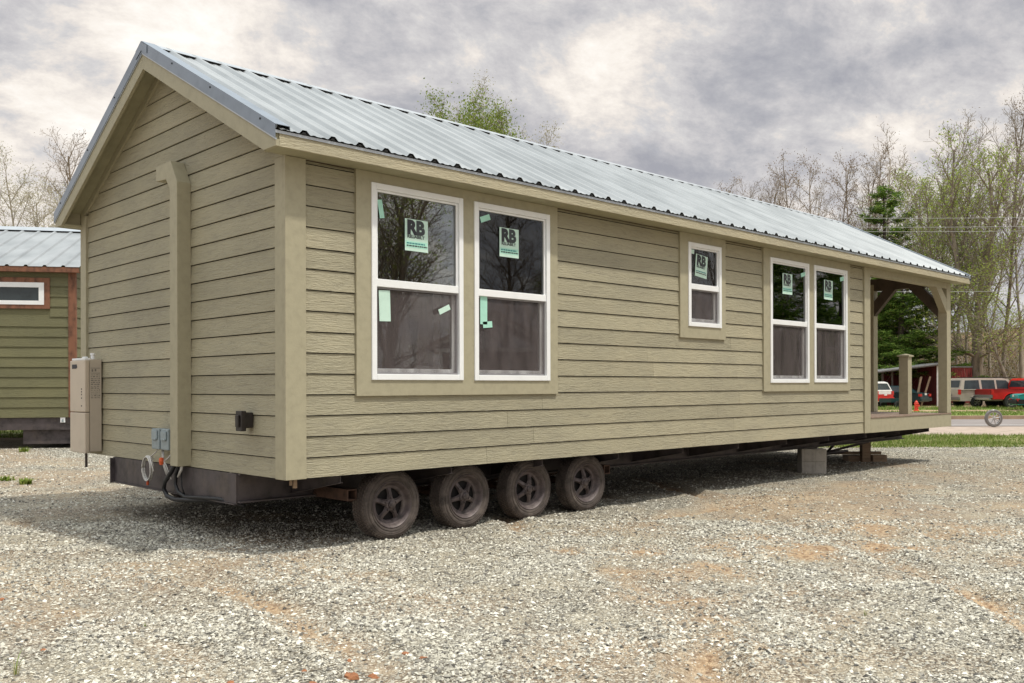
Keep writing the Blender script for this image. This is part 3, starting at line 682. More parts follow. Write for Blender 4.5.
def rut_dist(x, y, line):
    best = np.full(x.shape, 99.0); sd = np.zeros(x.shape)
    for (ax, ay), (bx_, by_) in zip(line, line[1:]):
        dx, dy = bx_-ax, by_-ay; L = math.hypot(dx, dy); dx /= L; dy /= L
        t = np.clip((x-ax)*dx+(y-ay)*dy, 0, L); ex, ey = x-ax-t*dx, y-ay-t*dy; q = np.hypot(ex, ey); side = np.sign(-ex*dy+ey*dx)
        m = q < best; best = np.where(m, q, best); sd = np.where(m, side, sd)
    return best, sd
def ruts(x, y):
    wx = x+(fbm(N3, x*.9, y*.9, 3)-.5)*.35; wy = y+(fbm(N1, x*.9+5, y*.9, 3)-.5)*.35
    dep = np.zeros(x.shape); rid = np.zeros(x.shape)
    for i, l in enumerate(RUTS):
        q, sd = rut_dist(wx, wy, l); amp = np.clip((fbm(N4, x*.8+i*3, y*.8, 2)-.3)*2.2, .1, 1)
        dep = np.maximum(dep, np.exp(-(q/.13)**2)*amp); rid = np.maximum(rid, np.exp(-((q-.24)/.07)**2)*amp)
    return dep, rid
def height(x, y):
    h = (fbm(N2, x*.8, y*.8, 3)-.5)*.05+(fbm(N1, x*3.1, y*3.1, 4)-.5)*.045
    dep, rid = ruts(x, y); lug = (fbm(N4, x*9, y*9, 2)-.5)*.02
    h = h-dep*(.040+lug)+rid*(.028+lug)
    d = depth_of(x, y); fade = np.clip((19.5-d)/7, 0, 1)
    return (h-.006)*fade
xs = np.concatenate([[-900, -400, -200, -90, -45, -22, -13, -9], np.arange(-6.5, 8, .06), np.arange(8, 20, .14), [21, 23, 26, 30, 36, 44, 55, 70, 95, 140, 220, 400, 900]])
ys = np.concatenate([[-900, -400, -200, -100, -60, -40, -25, -16, -11, -8.5], np.arange(-7, 3, .06), np.arange(3, 12, .16), [13, 15, 18, 22, 28, 36, 50, 70, 100, 160, 280, 500, 900]])
GX, GY = np.meshgrid(xs, ys, indexing='ij'); GZ = height(GX, GY)
V = np.stack([GX.ravel(), GY.ravel(), GZ.ravel()], 1); nx, ny = len(xs), len(ys)
I = (np.arange(nx-1)[:, None]*ny+np.arange(ny-1)[None, :]).ravel()
Fq = np.stack([I, I+ny, I+ny+1, I+1], 1).ravel()
def gravel_mat():
    m = bpy.data.materials.new('crushed_stone_gravel'); nt = NT(m)
    p = nt.n('ShaderNodeBsdfPrincipled', i_Roughness=.93); p.inputs['Specular IOR Level'].default_value = .2
    o = nt.n('ShaderNodeOutputMaterial'); nt.l(p.outputs[0], o.inputs[0])
    v = mapping(nt); 
    w = nt.n('ShaderNodeTexNoise', i_Scale=30.0, i_Detail=2.0); nt.l(v, w.inputs['Vector'])
    sc1 = nt.n('ShaderNodeVectorMath', operation='SCALE'); nt.l(w.outputs['Color'], sc1.inputs[0]); sc1.inputs['Scale'].default_value = .02
    av = nt.n('ShaderNodeVectorMath', operation='ADD'); nt.l(v, av.inputs[0]); nt.l(sc1.outputs[0], av.inputs[1])
    vo = nt.n('ShaderNodeTexVoronoi', i_Scale=64.0, i_Randomness=1.0); nt.l(av.outputs[0], vo.inputs['Vector'])
    vb = nt.n('ShaderNodeTexVoronoi', i_Scale=110.0); nt.l(av.outputs[0], vb.inputs['Vector'])
    sep = nt.n('ShaderNodeSeparateColor'); nt.l(vo.outputs['Color'], sep.inputs[0])
    stone = ramp(nt, sep.outputs[0], [(0.0, (.12, .115, .105, 1)), (.25, (.25, .24, .215, 1)), (.5, (.40, .385, .335, 1)), (.8, (.56, .54, .47, 1)), (1.0, (.76, .74, .66, 1))])
    gap = ramp(nt, vo.outputs['Distance'], [(.35, (1, 1, 1, 1)), (.75, (.30, .27, .24, 1))])
    mu = nt.n('ShaderNodeVectorMath', operation='MULTIPLY'); nt.l(stone, mu.inputs[0]); nt.l(gap, mu.inputs[1])
    # fines between the stones
    nf = nt.n('ShaderNodeTexNoise', i_Scale=220.0, i_Detail=4.0, i_Roughness=.8); nt.l(v, nf.inputs['Vector'])
    fines = ramp(nt, nf.outputs[0], [(.36, (.21, .19, .15, 1)), (.5, (.42, .38, .30, 1)), (.62, (.60, .555, .45, 1))])
    nl = nt.n('ShaderNodeTexNoise', i_Scale=1.3, i_Detail=6.0, i_Roughness=.62); nt.l(v, nl.inputs['Vector'])
    ff = ramp(nt, nl.outputs[0], [(.48, (0, 0, 0, 1)), (.64, (.6, .6, .6, 1))])
    m1 = nt.n('ShaderNodeMix', data_type='RGBA'); nt.l(ff, m1.inputs[0]); nt.l(mu.outputs[0], m1.inputs[6]); nt.l(fines, m1.inputs[7])
    at_ = nt.n('ShaderNodeAttribute', attribute_name='dirt')
    nd = nt.n('ShaderNodeTexNoise', i_Scale=24.0, i_Detail=5.0); nt.l(v, nd.inputs['Vector'])
    clay = ramp(nt, nd.outputs[0], [(.35, (.20, .12, .07, 1)), (.52, (.41, .30, .20, 1)), (.72, (.52, .40, .27, 1))])
    m2 = nt.n('ShaderNodeMix', data_type='RGBA'); nt.l(at_.outputs['Fac'], m2.inputs[0]); nt.l(m1.outputs[2], m2.inputs[6]); nt.l(clay, m2.inputs[7])
    # broad tone
    nw_ = nt.n('ShaderNodeTexNoise', i_Scale=.5, i_Detail=5.0); nt.l(v, nw_.inputs['Vector'])
    tone = ramp(nt, nw_.outputs[0], [(.35, (1.0, .98, .95, 1)), (.65, (1.15, 1.09, 1.0, 1))])
    m3 = nt.n('ShaderNodeVectorMath', operation='MULTIPLY'); nt.l(m2.outputs[2], m3.inputs[0]); nt.l(tone, m3.inputs[1])
    nt.l(m3.outputs[0], p.inputs['Base Color'])
    hh = nt.n('ShaderNodeMath', operation='MULTIPLY_ADD'); nt.l(vo.outputs['Distance'], hh.inputs[0]); hh.inputs[1].default_value = -1.0; nt.l(sep.outputs[1], hh.inputs[2])
    h2 = nt.n('ShaderNodeMath', operation='MULTIPLY_ADD'); nt.l(vb.outputs['Distance'], h2.inputs[0]); h2.inputs[1].default_value = -.5; nt.l(hh.outputs[0], h2.inputs[2])
    b = nt.n('ShaderNodeBump', i_Strength=.9, i_Distance=.011); nt.l(h2.outputs[0], b.inputs['Height']); nt.l(b.outputs[0], p.inputs['Normal'])
    return m
M['gravel'] = gravel_mat()
g = big_mesh('ground', V, Fq, 4, M['gravel'], smooth=True)
at_ = g.data.attributes.new('dirt', 'FLOAT', 'POINT'); at_.data.foreach_set('value', dirt_mask(GX, GY).ravel().astype(np.float32))
tag(g, kind='structure')

# loose stones
def stone_mat():
    m = bpy.data.materials.new('crushed_stones'); nt = NT(m)
    p = nt.n('ShaderNodeBsdfPrincipled', i_Roughness=.9); p.inputs['Specular IOR Level'].default_value = .25
    o = nt.n('ShaderNodeOutputMaterial'); nt.l(p.outputs[0], o.inputs[0])
    ge = nt.n('ShaderNodeNewGeometry')
    c = ramp(nt, ge.outputs['Random Per Island'], [(0.0, (.08, .076, .07, 1)), (.2, (.25, .235, .205, 1)), (.5, (.45, .425, .36, 1)), (.8, (.63, .60, .51, 1)), (1.0, (.82, .79, .71, 1))])
    nt.l(c, p.inputs['Base Color']); return m
M['stone'] = stone_mat()
def stones(N, dmin, dmax, rmin, rmax, seed, name):
    r = np.random.default_rng(seed)
    d = np.sqrt(r.uniform(dmin**2, dmax**2, N)); s = d*r.uniform(-.66, .66, N)
    x = CAM[0]+.6944*d+.7196*s; y = CAM[1]+.7196*d-.6944*s
    dm = dirt_mask(x, y); cl = fbm(N4, x*1.7, y*1.7, 3)
    keep = (r.random(N) > dm*.95) & (r.random(N) < np.clip((cl-.30)*4.0, .38, 1))
    x, y = x[keep], y[keep]; n = len(x)
    rad = rmin+(rmax-rmin)*r.random(n)**2.2
    z = height(x, y)+rad*.12
    base = np.array([[1, 0, 0], [-1, 0, 0], [0, 1, 0], [0, -1, 0], [0, 0, 1], [0, 0, -1]], float)
    v = base[None]*(1+r.uniform(-.38, .38, (n, 6, 1)))+r.uniform(-.28, .28, (n, 6, 3))
    v *= np.stack([np.ones(n), r.uniform(.6, 1, n), r.uniform(.4, .75, n)], 1)[:, None]
    a = r.uniform(0, 2*PI, n); b = r.uniform(-.5, .5, n)
    ca, sa, cb_, sb = np.cos(a), np.sin(a), np.cos(b), np.sin(b)
    X, Y_, Z_ = v[..., 0], v[..., 1], v[..., 2]
    Y2 = Y_*cb_[:, None]-Z_*sb[:, None]; Z2 = Y_*sb[:, None]+Z_*cb_[:, None]
    X3 = X*ca[:, None]-Y2*sa[:, None]; Y3 = X*sa[:, None]+Y2*ca[:, None]
    vv = np.stack([X3*rad[:, None]+x[:, None], Y3*rad[:, None]+y[:, None], Z2*rad[:, None]+z[:, None]], 2).reshape(-1, 3)
    f = np.array([[0, 2, 4], [2, 1, 4], [1, 3, 4], [3, 0, 4], [2, 0, 5], [1, 2, 5], [3, 1, 5], [0, 3, 5]])
    F = (f[None]+(np.arange(n)*6)[:, None, None]).ravel()
    o = big_mesh(name, vv, F, 3, M['stone']); return tag(o, 'loose grey and white crushed stones covering the yard', 'gravel', kind='stuff')
s_all = stones(150000, 3.2, 9.5, .005, .019, 5, 'loose_gravel')
s3_ = stones(230000, 3.2, 8.2, .0028, .0075, 9, 'loose_gravel')
s2_ = stones(90000, 9.5, 21, .008, .022, 6, 'loose_gravel')

# --- sheets beyond the yard
def sheet(name, s0, s1, d0, d1, z, m, nseg=60, wob=0, kind='structure', seed=0):
    r = random.Random(seed); vs = []; fs = []
    for i in range(nseg+1):
        s = s0+(s1-s0)*i/nseg
        w1, w2 = (r.uniform(-wob, wob), r.uniform(-wob, wob))
        for d in (d0+w1, d1+w2): x, y = P2(s, d); vs.append((x, y, z))
    for i in range(nseg): fs.append((2*i, 2*i+2, 2*i+3, 2*i+1))
    o = MB().add(vs, fs).build(name, m); o['kind'] = kind; return o
M['grassbase'] = mat('grass_floor', (.20, .22, .07, 1), .95, vs=3, bump=.8, bs=30, dist=.05, c2=(.30, .23, .12, 1))
M['grassfar'] = mat('mown_grass', (.18, .26, .05, 1), .95, vs=1.2, bump=.8, bs=12, dist=.06, c2=(.20, .18, .07, 1))
M['shoulder'] = mat('pink_gravel_shoulder', (.40, .315, .26, 1), .95, vs=2.5, bump=.5, bs=60, var=.1, dist=.01, c2=(.30, .24, .19, 1))
M['asphalt'] = mat('bleached_asphalt', (.235, .205, .195, 1), .9, vs=1.5, bump=.3, bs=80, var=.08)
M['paint'] = mat('trailer_streak_white', (.48, .46, .44, 1), .8, vs=5, bump=.1, c2=(.28, .25, .24, 1))  # pale tone of a moving trailer's streaks
M['kerbc'] = mat('kerb_concrete', (.30, .20, .13, 1), .9, vs=2, bump=.3)
M['lot'] = mat('dirt_lot', (.38, .26, .16, 1), .95, vs=.6, bump=.5, bs=20, c2=(.24, .21, .08, 1), dist=.03)
M['litter'] = mat('leaf_litter', (.155, .095, .05, 1), .95, vs=.35, bump=1.0, bs=4, c2=(.075, .075, .03, 1), dist=.3, dirt=((.25, .13, .055, 1), .2, .9))
sheet('grass_verge', -3, 120, 20.5, 25.1, .006, M['grassbase'], 200, .10, seed=1)
sheet('lawn', -60, -5.5, 25.3, 30.5, .010, M['grassbase'], 60, .1, seed=2)
sheet('road_shoulder', -60, 120, 24.4, 31.5, .004, M['shoulder'], 120, .1, seed=3)
sheet('street', -150, 200, 30.6, 36.9, .014, M['asphalt'], 2)
sheet('trailer_streak', -150, 200, 31.35, 31.6, .019, M['paint'], 2)  # pale band standing in for streaks of a moving trailer
sheet('verge', -150, 200, 37.2, 75, .004, M['lot'], 2)
sheet('lawn', -150, 200, 37.25, 47.3, .016, M['grassfar'], 150, .35, seed=5)
sheet('lawn', 8, 60, 51.2, 56.0, .012, M['grassfar'], 80, .5, seed=6)
vs = []
for s in (-150, 200):
    for d, z in ((36.9, 0), (36.93, .14), (37.2, .15), (37.3, 0)): x, y = P2(s, d); vs.append((x, y, z))
tag(MB().add(vs, [(0, 4, 5, 1), (1, 5, 6, 2), (2, 6, 7, 3)]).build('kerb', M['kerbc']), kind='structure')
# wooded hill
hs_ = np.linspace(-260, 320, 117); hd = np.linspace(70, 260, 60); HSg, HDg = np.meshgrid(hs_, hd, indexing='ij')
def hillz(s, d): return -.3+10.5*(1/(1+np.exp(-(d-98)/9)))*(.75+.5*fbm(N3, s*.02+4, d*.02, 3))-10.5*.85/(1+math.exp(28/9))+ (fbm(N2, s*.2, d*.2, 2)-.5)*.8*np.clip((d-74)/8, 0, 1)
HZ = hillz(HSg, HDg)*np.clip((HSg+8)/25, 0, 1)-.2*(HSg < 0)
hx = CAM[0]+.6944*HDg+.7196*HSg; hy = CAM[1]+.7196*HDg-.6944*HSg
I = (np.arange(116)[:, None]*60+np.arange(59)[None, :]).ravel()
hl = big_mesh('wooded_hill', np.stack([hx.ravel(), hy.ravel(), HZ.ravel()], 1), np.stack([I, I+1, I+61, I+60], 1).ravel(), 4, M['litter'], smooth=True); hl['kind'] = 'structure'

# grass blades
def leafmat(name, cs, rough=.6, tr=.25):
    m = bpy.data.materials.new(name); nt = NT(m); o = nt.n('ShaderNodeOutputMaterial')
    ge = nt.n('ShaderNodeNewGeometry'); n = len(cs)
    c = ramp(nt, ge.outputs['Random Per Island'], [(i/(n-1), cc+(1,)) for i, cc in enumerate(cs)])
    d = nt.n('ShaderNodeBsdfDiffuse'); t = nt.n('ShaderNodeBsdfTranslucent'); nt.l(c, d.inputs[0]); nt.l(c, t.inputs[0])
    x = nt.n('ShaderNodeMixShader'); x.inputs[0].default_value = tr; nt.l(d.outputs[0], x.inputs[1]); nt.l(t.outputs[0], x.inputs[2]); nt.l(x.outputs[0], o.inputs[0]); return m
M['blade'] = leafmat('grass_blades', [(.09, .13, .03), (.17, .25, .05), (.26, .34, .09), (.45, .40, .22)])
def blades(name, s0, s1, d0, d1, N, h0, h1, w, seed, label):
    r = np.random.default_rng(seed); s = r.uniform(s0, s1, N); d = r.uniform(d0, d1, N)
    k = fbm(N3, s*1.5, d*1.5, 3); kp = r.random(N) < np.clip((k-.25)*3, .15, 1); s, d = s[kp], d[kp]; n = len(s)
    x = CAM[0]+.6944*d+.7196*s; y = CAM[1]+.7196*d-.6944*s; h = r.uniform(h0, h1, n)*(.6+.8*k[kp]); a = r.uniform(0, PI*2, n); lx = r.normal(0, .35, n)*h; ly = r.normal(0, .35, n)*h
    wx, wy = np.cos(a)*w, np.sin(a)*w
    vv = np.stack([np.stack([x-wx, y-wy, 0*x+.0], 1), np.stack([x+wx, y+wy, 0*x], 1), np.stack([x+lx, y+ly, h], 1)], 1).reshape(-1, 3)
    o = big_mesh(name, vv, np.arange(3*n), 3, M['blade']); return tag(o, label, 'grass', kind='stuff')
blades('grass', 6, 24, 20.3, 25.1, 52000, .03, .10, .010, 3, 'short rough grass growing along the near edge of the road')
blades('grass', -18, -8, 25.3, 30.2, 8000, .06, .18, .015, 4, 'green grass seen beneath the olive cabin')
blades('grass', 14, 34, 37.6, 47.2, 26000, .05, .13, .02, 5, 'bright mown grass on the far side of the street')
blades('grass', 18, 34, 51, 56, 9000, .05, .22, .02, 6, 'patchy grass in front of the red shed and parked cars')

# ================================================================== TREES
def bark(name, c): return mat(name, c, .9, var=.25, vs=5, bump=.6, bs=18, dist=.03, stretch=(1, 1, .3))
M['bark'] = bark('grey_bark', (.25, .205, .165, 1)); M['barkd'] = bark('dark_bark', (.085, .066, .055, 1)); M['barkl'] = bark('pale_bark', (.36, .31, .255, 1))
M['lf_yg'] = leafmat('young_yellow_green_leaves', [(.23, .32, .06), (.34, .43, .09), (.48, .54, .17)], tr=.4)
M['lf_g'] = leafmat('spring_green_leaves', [(.13, .19, .04), (.22, .29, .06), (.34, .40, .11)], tr=.35)
M['lf_bud'] = leafmat('reddish_buds', [(.16, .10, .07), (.27, .19, .13), (.34, .29, .18)], tr=.3)
M['lf_pale'] = leafmat('pale_blossom_buds', [(.35, .33, .22), (.46, .44, .32), (.55, .52, .42)], tr=.3)
M['needle'] = leafmat('pine_needles', [(.04, .08, .02), (.10, .18, .04), (.19, .30, .06), (.36, .46, .12)], tr=.35)
class TreeB:
    def __init__(s, seed): s.r = random.Random(seed); s.V = []; s.F = []; s.tips = []; s.TV = []; s.TF = []
    def tube(s, pts, rs, n, twig):
        V, F = (s.TV, s.TF) if twig else (s.V, s.F)
        b = len(V); ref = Vector((.3, .2, 1)).normalized()
        k = len(pts)
        for i, p in enumerate(pts):
            t = (pts[min(i+1, k-1)]-pts[max(i-1, 0)]).normalized(); a = t.cross(ref)
            if a.length < .05: a = t.cross(Vector((1, 0, 0)))
            a.normalize(); c = t.cross(a)
            for j in range(n):
                q = 2*PI*j/n; V.append(p+(a*math.cos(q)+c*math.sin(q))*rs[i])
        for i in range(k-1):
            for j in range(n): F.append((b+i*n+j, b+i*n+(j+1) % n, b+(i+1)*n+(j+1) % n, b+(i+1)*n+j))
    def grow(s, p, d, L, r0, lvl, cfg):
        r = s.r; seg = cfg['seg'][min(lvl, len(cfg['seg'])-1)]; mx = cfg['levels']
        pts = [p.copy()]; rs = [r0]; dirs = [d.copy()]; cur = p.copy(); dd = d.copy()
        for i in range(seg):
            wob = cfg['wob']*(1+.3*lvl)
            dd = (dd+Vector((r.gauss(0, wob), r.gauss(0, wob), r.gauss(0, wob*.6)+cfg['trop'])).normalized()*0+Vector((r.gauss(0, wob), r.gauss(0, wob), r.gauss(0, wob*.6)+cfg['trop']))).normalized()
            cur = cur+dd*(L/seg); f = (i+1)/seg
            pts.append(cur.copy()); rs.append(max(r0*(1-f*(.72 if lvl == 0 else .85)), cfg['rmin'])); dirs.append(dd.copy())
        s.tube(pts, rs, 8 if lvl == 0 else 5 if lvl == 1 else 3, lvl >= 2)
        if lvl >= mx:
            s.tips.append((pts[-1], dd)); s.tips.append((pts[len(pts)//2], dd)); return
        nc = cfg['nch'][lvl]; nc = nc if isinstance(nc, int) else r.randint(*nc); st = cfg['start'][lvl]
        for i in range(nc):
            f = st+(1-st)*((i+r.random()*.8)/nc); f = min(f, .99); j = int(f*seg); ff = f*seg-j
            q = pts[j].lerp(pts[j+1], ff); rr_ = rs[j]+(rs[j+1]-rs[j])*ff; dr = dirs[j+1]
            ax = dr.cross(Vector((math.cos(2.4*i+r.random()), math.sin(2.4*i+r.random()), .1))).normalized()
            ang = R(r.uniform(*cfg['ang'][lvl])); nd = (Matrix.Rotation(ang, 3, ax) @ dr).normalized()
            cl = L*r.uniform(*cfg['len'][lvl])*(1-.55*(f-st)/(1-st+.001) if lvl == 0 else 1-.35*f)
            s.grow(q, nd, cl, min(rr_*.75, r0*cfg['rr'][lvl]), lvl+1, cfg)
def leaves(tips, per, rad, size, seed, squash=1.0):
    r = np.random.default_rng(seed); T = np.array([tuple(t[0]) for t in tips]); n = len(T)*per
    c = np.repeat(T, per, 0)+r.normal(0, rad, (n, 3))*np.array([1, 1, squash]); a = r.normal(size=(n, 3)); a /= np.linalg.norm(a, axis=1)[:, None]
    b = np.cross(a, r.normal(size=(n, 3))); b /= np.linalg.norm(b, axis=1)[:, None]; sz = (size*r.uniform(.5, 1.3, n))[:, None]
    v = np.stack([c+a*sz, c+b*sz*.55, c-a*sz, c-b*sz*.55], 1).reshape(-1, 3); return v, np.arange(4*n)
def make_tree(name, seed, H, r0, cfg, leaf=None, barkm='bark', lean=0.0, forks=0):
    t = TreeB(seed); root = bpy.data.objects.new(name, None); COL.objects.link(root)
    d0 = Vector((lean, lean*.3, 1)).normalized()
    if forks:
        h0 = H*cfg.get('fork_at', .25); pts = [Vector((0, 0, -.2)), Vector((0, 0, h0*.33)), Vector((.05, .03, h0*.66)), Vector((.05, .0, h0))]
        t.tube(pts, [r0*1.25, r0, r0*.9, r0*.82], 9, False)
        for i in range(forks):
            a = 2*PI*i/forks+seed; sp = cfg.get('spread', .3)
            t.grow(pts[-1]-Vector((0, 0, .2)), Vector((math.cos(a)*sp, math.sin(a)*sp, 1)).normalized(), (H-h0)*t.r.uniform(.8, 1.05), r0*.55, 0, cfg)
        for i in range(cfg.get('low', 0)):
            a = t.r.uniform(0, 6.28); t.grow(pts[1].lerp(pts[3], t.r.random()), Vector((math.cos(a), math.sin(a), .35)).normalized(), H*.22, r0*.25, 1, cfg)
    else: t.grow(Vector((0, 0, -.2)), d0, H, r0, 0, cfg)
    MB_ = MB(); MB_.v = [tuple(v) for v in t.V]; MB_.f = t.F; MB_.m = [0]*len(t.F); MB_.build('trunk', M[barkm], root, smooth=True)
    TV = np.array([tuple(v) for v in t.TV]); TFa = np.array(t.TF).ravel(); mi = np.zeros(len(t.TF), int)
    mats = [M[barkm]]
    if leaf:
        lm, per, rad, size = leaf; v, f = leaves(t.tips, per, rad, size, seed)
        TFa = np.concatenate([TFa, f+len(TV)]); TV = np.concatenate([TV, v]); mi = np.concatenate([mi, np.ones(len(f)//4, int)]); mats.append(M[lm])
    big_mesh('crown', TV, TFa, 4, mats, root, mi)
    return root
UPR = dict(levels=3, seg=[9, 6, 4, 3], wob=.05, trop=.035, rmin=.012, nch=[26, 8, 5], start=[.28, .15, .1], ang=[(28, 50), (25, 50), (25, 60)], len=[(.22, .36), (.35, .55), (.35, .6)], rr=[.30, .40, .45])
VASE = dict(levels=3, seg=[8, 6, 4, 3], wob=.045, trop=.05, rmin=.013, nch=[15, 7, 5], start=[.12, .15, .1], ang=[(25, 45), (28, 55), (25, 60)], len=[(.28, .42), (.35, .6), (.35, .6)], rr=[.38, .42, .45], fork_at=.28, spread=.22, low=0)
BIG = dict(VASE, fork_at=.24, spread=.30, low=6, nch=[14, 8, 6])
POLE = dict(UPR, nch=[15, 5, 4], start=[.5, .2, .1], len=[(.12, .22), (.35, .6), (.4, .7)])
protos = {
 'bare': make_tree('bare_tree', 11, 20, .20, UPR, ('lf_bud', 1, .25, .05), 'bark'),
 'bare2': make_tree('bare_tree', 23, 20, .19, VASE, ('lf_bud', 1, .25, .045), 'barkl', forks=2),
 'pale': make_tree('budding_tree', 37, 20, .22, VASE, ('lf_pale', 6, .30, .055), 'barkl', forks=3),
 'yg': make_tree('leafing_tree', 41, 20, .22, VASE, ('lf_yg', 2, .30, .08), 'bark', forks=3),
 'yg2': make_tree('leafing_tree', 59, 20, .16, UPR, ('lf_yg', 2, .33, .085), 'bark'),
 'green': make_tree('leafing_tree', 61, 20, .22, VASE, ('lf_g', 8, .38, .085), 'bark', forks=3),
 'pole': make_tree('slender_tree', 71, 20, .13, POLE, ('lf_bud', 2, .3, .07), 'bark'),
 'poley': make_tree('slender_tree', 77, 20, .12, POLE, ('lf_yg', 5, .45, .10), 'barkl'),
 'big': make_tree('large_tree', 83, 21, .42, BIG, ('lf_yg', 1, .30, .09), 'bark', forks=3),
}
def make_pine(seed, H):
    r = random.Random(seed); t = TreeB(seed); root = bpy.data.objects.new('pine_tree', None); COL.objects.link(root)
    t.tube([Vector((0, 0, -.2)), Vector((.1, 0, H*.5)), Vector((0, .1, H))], [.26, .17, .03], 8, False)
    C = []; z = H*.10
    while z < H*.99:
        f = z/H; nb = r.randint(4, 6); L = (H*.27)*(1-f)**.75+.35
        for i in range(nb):
            a = r.uniform(0, 6.28); l = L*r.uniform(.6, 1.15); el = R(r.uniform(2, 22)); d = Vector((math.cos(a)*math.cos(el), math.sin(a)*math.cos(el), math.sin(el)))
            pts = [Vector((0, 0, z))]
            for k in range(4):
                d = (d+Vector((r.gauss(0, .10), r.gauss(0, .10), .06))).normalized(); pts.append(pts[-1]+d*l/4)
            t.tube(pts, [.05*(1-f)+.02, .04*(1-f)+.015, .025, .015, .008], 4, True)
            for k in range(int(l*8)):
                g_ = r.uniform(.28, 1.0); j = min(int(g_*4), 3); q = pts[j].lerp(pts[j+1], g_*4-j)
                sd = Vector((-d.y, d.x, 0))*r.gauss(0, .30*l*.45); C.append((q+sd+Vector((0, 0, r.uniform(-.05, .12))), d))
        z += r.uniform(.45, .8)
    rg_ = np.random.default_rng(seed); T = np.array([tuple(c[0]) for c in C]); per = 16; n = len(T)*per
    c = np.repeat(T, per, 0); a = rg_.normal(size=(n, 3))*np.array([1, 1, .55]); a[:, 2] += .25; a /= np.linalg.norm(a, axis=1)[:, None]; L_ = rg_.uniform(.14, .34, n)[:, None]
    b = np.cross(a, rg_.normal(size=(n, 3))); b /= np.linalg.norm(b, axis=1)[:, None]
    c = c+rg_.normal(0, .07, (n, 3)); v = np.stack([c+b*.022, c+a*L_*.5+b*.03, c+a*L_, c-b*.022], 1).reshape(-1, 3)
    MB_ = MB(); MB_.v = [tuple(x) for x in t.V]; MB_.f = t.F; MB_.m = [0]*len(t.F); MB_.build('trunk', M['barkd'], root, smooth=True)
    TV = np.array([tuple(x) for x in t.TV]); TFa = np.array(t.TF).ravel(); mi = np.concatenate([np.zeros(len(t.TF), int), np.ones(n, int)])
    big_mesh('crown', np.concatenate([TV, v]), np.concatenate([TFa, np.arange(4*n)+len(TV)]), 4, [M['barkd'], M['needle']], root, mi); return root
protos['pine'] = make_pine(5, 16); protos['pine2'] = make_pine(9, 16)
PH = {k: max(max(v.co.z for v in c.data.vertices) for c in protos[k].children)*.97 for k in protos}
used = set()
def tree(kind, u, d, top, label, group=None, wide=1.0, rot=None, z0=0.0):
    h = zt(top, d)-z0; src = protos[kind]
    o = src if kind not in used else copy_tree(src)
    used.add(kind); x, y = at(u, d); s = h/PH[kind]
    o.location = (x, y, z0); o.scale = (s*wide, s*wide, s); o.rotation_euler = (0, 0, random.uniform(0, 6.28) if rot is None else rot)
    tag(o, label, 'tree', group); return o
def hz(u, d):
    s = (u-512.8)/FOC*d
    return float(hillz(np.array([s]), np.array([float(d)]))[0]*min(max((s+8)/25, 0), 1))-.1 if d > 70 else 0.0
# the trees one can single out
tree('pale', 36, 52, 150, 'pale budding tree rising behind the roof of the olive cabin', wide=1.3)
tree('bare', 76, 60, 136, 'thin bare tree half hidden behind the left eave of the park home', wide=1.0)
tree('bare2', 4, 66, 196, 'small bare tree at far left above the cabin roof')
tree('green', 472, 56, 84, 'green leafing treetop showing over the ridge of the metal roof, left one', wide=.95, rot=1.0)
tree('pale', 503, 58, 84, 'paler treetop showing over the metal ridge, right of the green one', wide=1.0, rot=2.0)
tree('bare2', 895, 72, 118, 'tall bare vase shaped tree standing above the dark evergreen', wide=1.2, z0=hz(895, 72))
tree('pine', 886, 72, 188, 'tallest dark green pine behind the far end of the metal roof', wide=1.25, rot=.4)
tree('pine2', 903, 67, 262, 'broad low green pine seen through the porch opening', wide=1.9, rot=2.0)
tree('pine', 873, 68, 250, 'dark pine at left of the porch opening beside the shed', wide=1.5, rot=3.3)
tree('big', 978, 64, 128, 'large thick trunked tree with yellow green young leaves behind the parked cars', wide=1.05, rot=.9)
tree('yg', 945, 66, 150, 'yellow green leafing tree just left of the large thick trunked one', wide=1.0, z0=0)
tree('bare', 1003, 68, 92, 'tallest bare tree near the right edge of the photo', wide=.75)
tree('bare2', 1022, 66, 108, 'bare tree cut by the right edge of the photo', wide=.9)
tree('yg2', 928, 67, 238, 'small yellow green tree beside the pine in the porch opening', wide=2.0)
tree('yg2', 1010, 61, 262, 'low yellow green tree over the red pickup', wide=2.0)
# the wood behind
gw = 'trees of the wood behind the far end of the house'
rw_ = random.Random(21)
row = [(716, 182), (733, 180), (748, 184), (763, 176), (778, 168), (792, 172), (806, 152), (818, 158), (832, 146), (848, 150), (860, 160), (872, 150), (915, 165), (932, 172), (955, 140), (967, 130), (990, 128), (1035, 104), (1052, 118), (1072, 108), (1100, 125)]
for i, (u, tp) in enumerate(row):
    d = rw_.uniform(70, 84); k = rw_.choice(['bare', 'bare2', 'pole', 'pole', 'bare'] if u < 880 else ['bare', 'pole', 'yg2', 'poley', 'bare2'])
    tree(k, u, d, tp+rw_.uniform(-4, 6), {'b': 'bare grey tree standing in the wood at the far right', 'p': 'slender thin trunked tree standing in the wood', 'y': 'thin tree with yellow green leaves standing in the wood'}[k[0]], gw, wide=.9 if k.startswith('p') else .72, z0=hz(u, d))
for i in range(15):
    u = rw_.uniform(700, 1120); d = rw_.uniform(66, 108); k = rw_.choice(['pole', 'poley', 'pole', 'yg2', 'poley', 'bare'])
    base = hz(u, d); tp = rw_.uniform(165, 250)+(20 if u < 860 else 0)+max(0, (900-u)*.12)
    tree(k, u, d, tp, {'b': 'bare grey tree standing in the wood at the far right', 'p': 'slender thin trunked tree standing in the wood', 'y': 'thin tree with yellow green leaves standing in the wood'}[k[0]], gw, wide=rw_.uniform(.9, 1.3), z0=base)
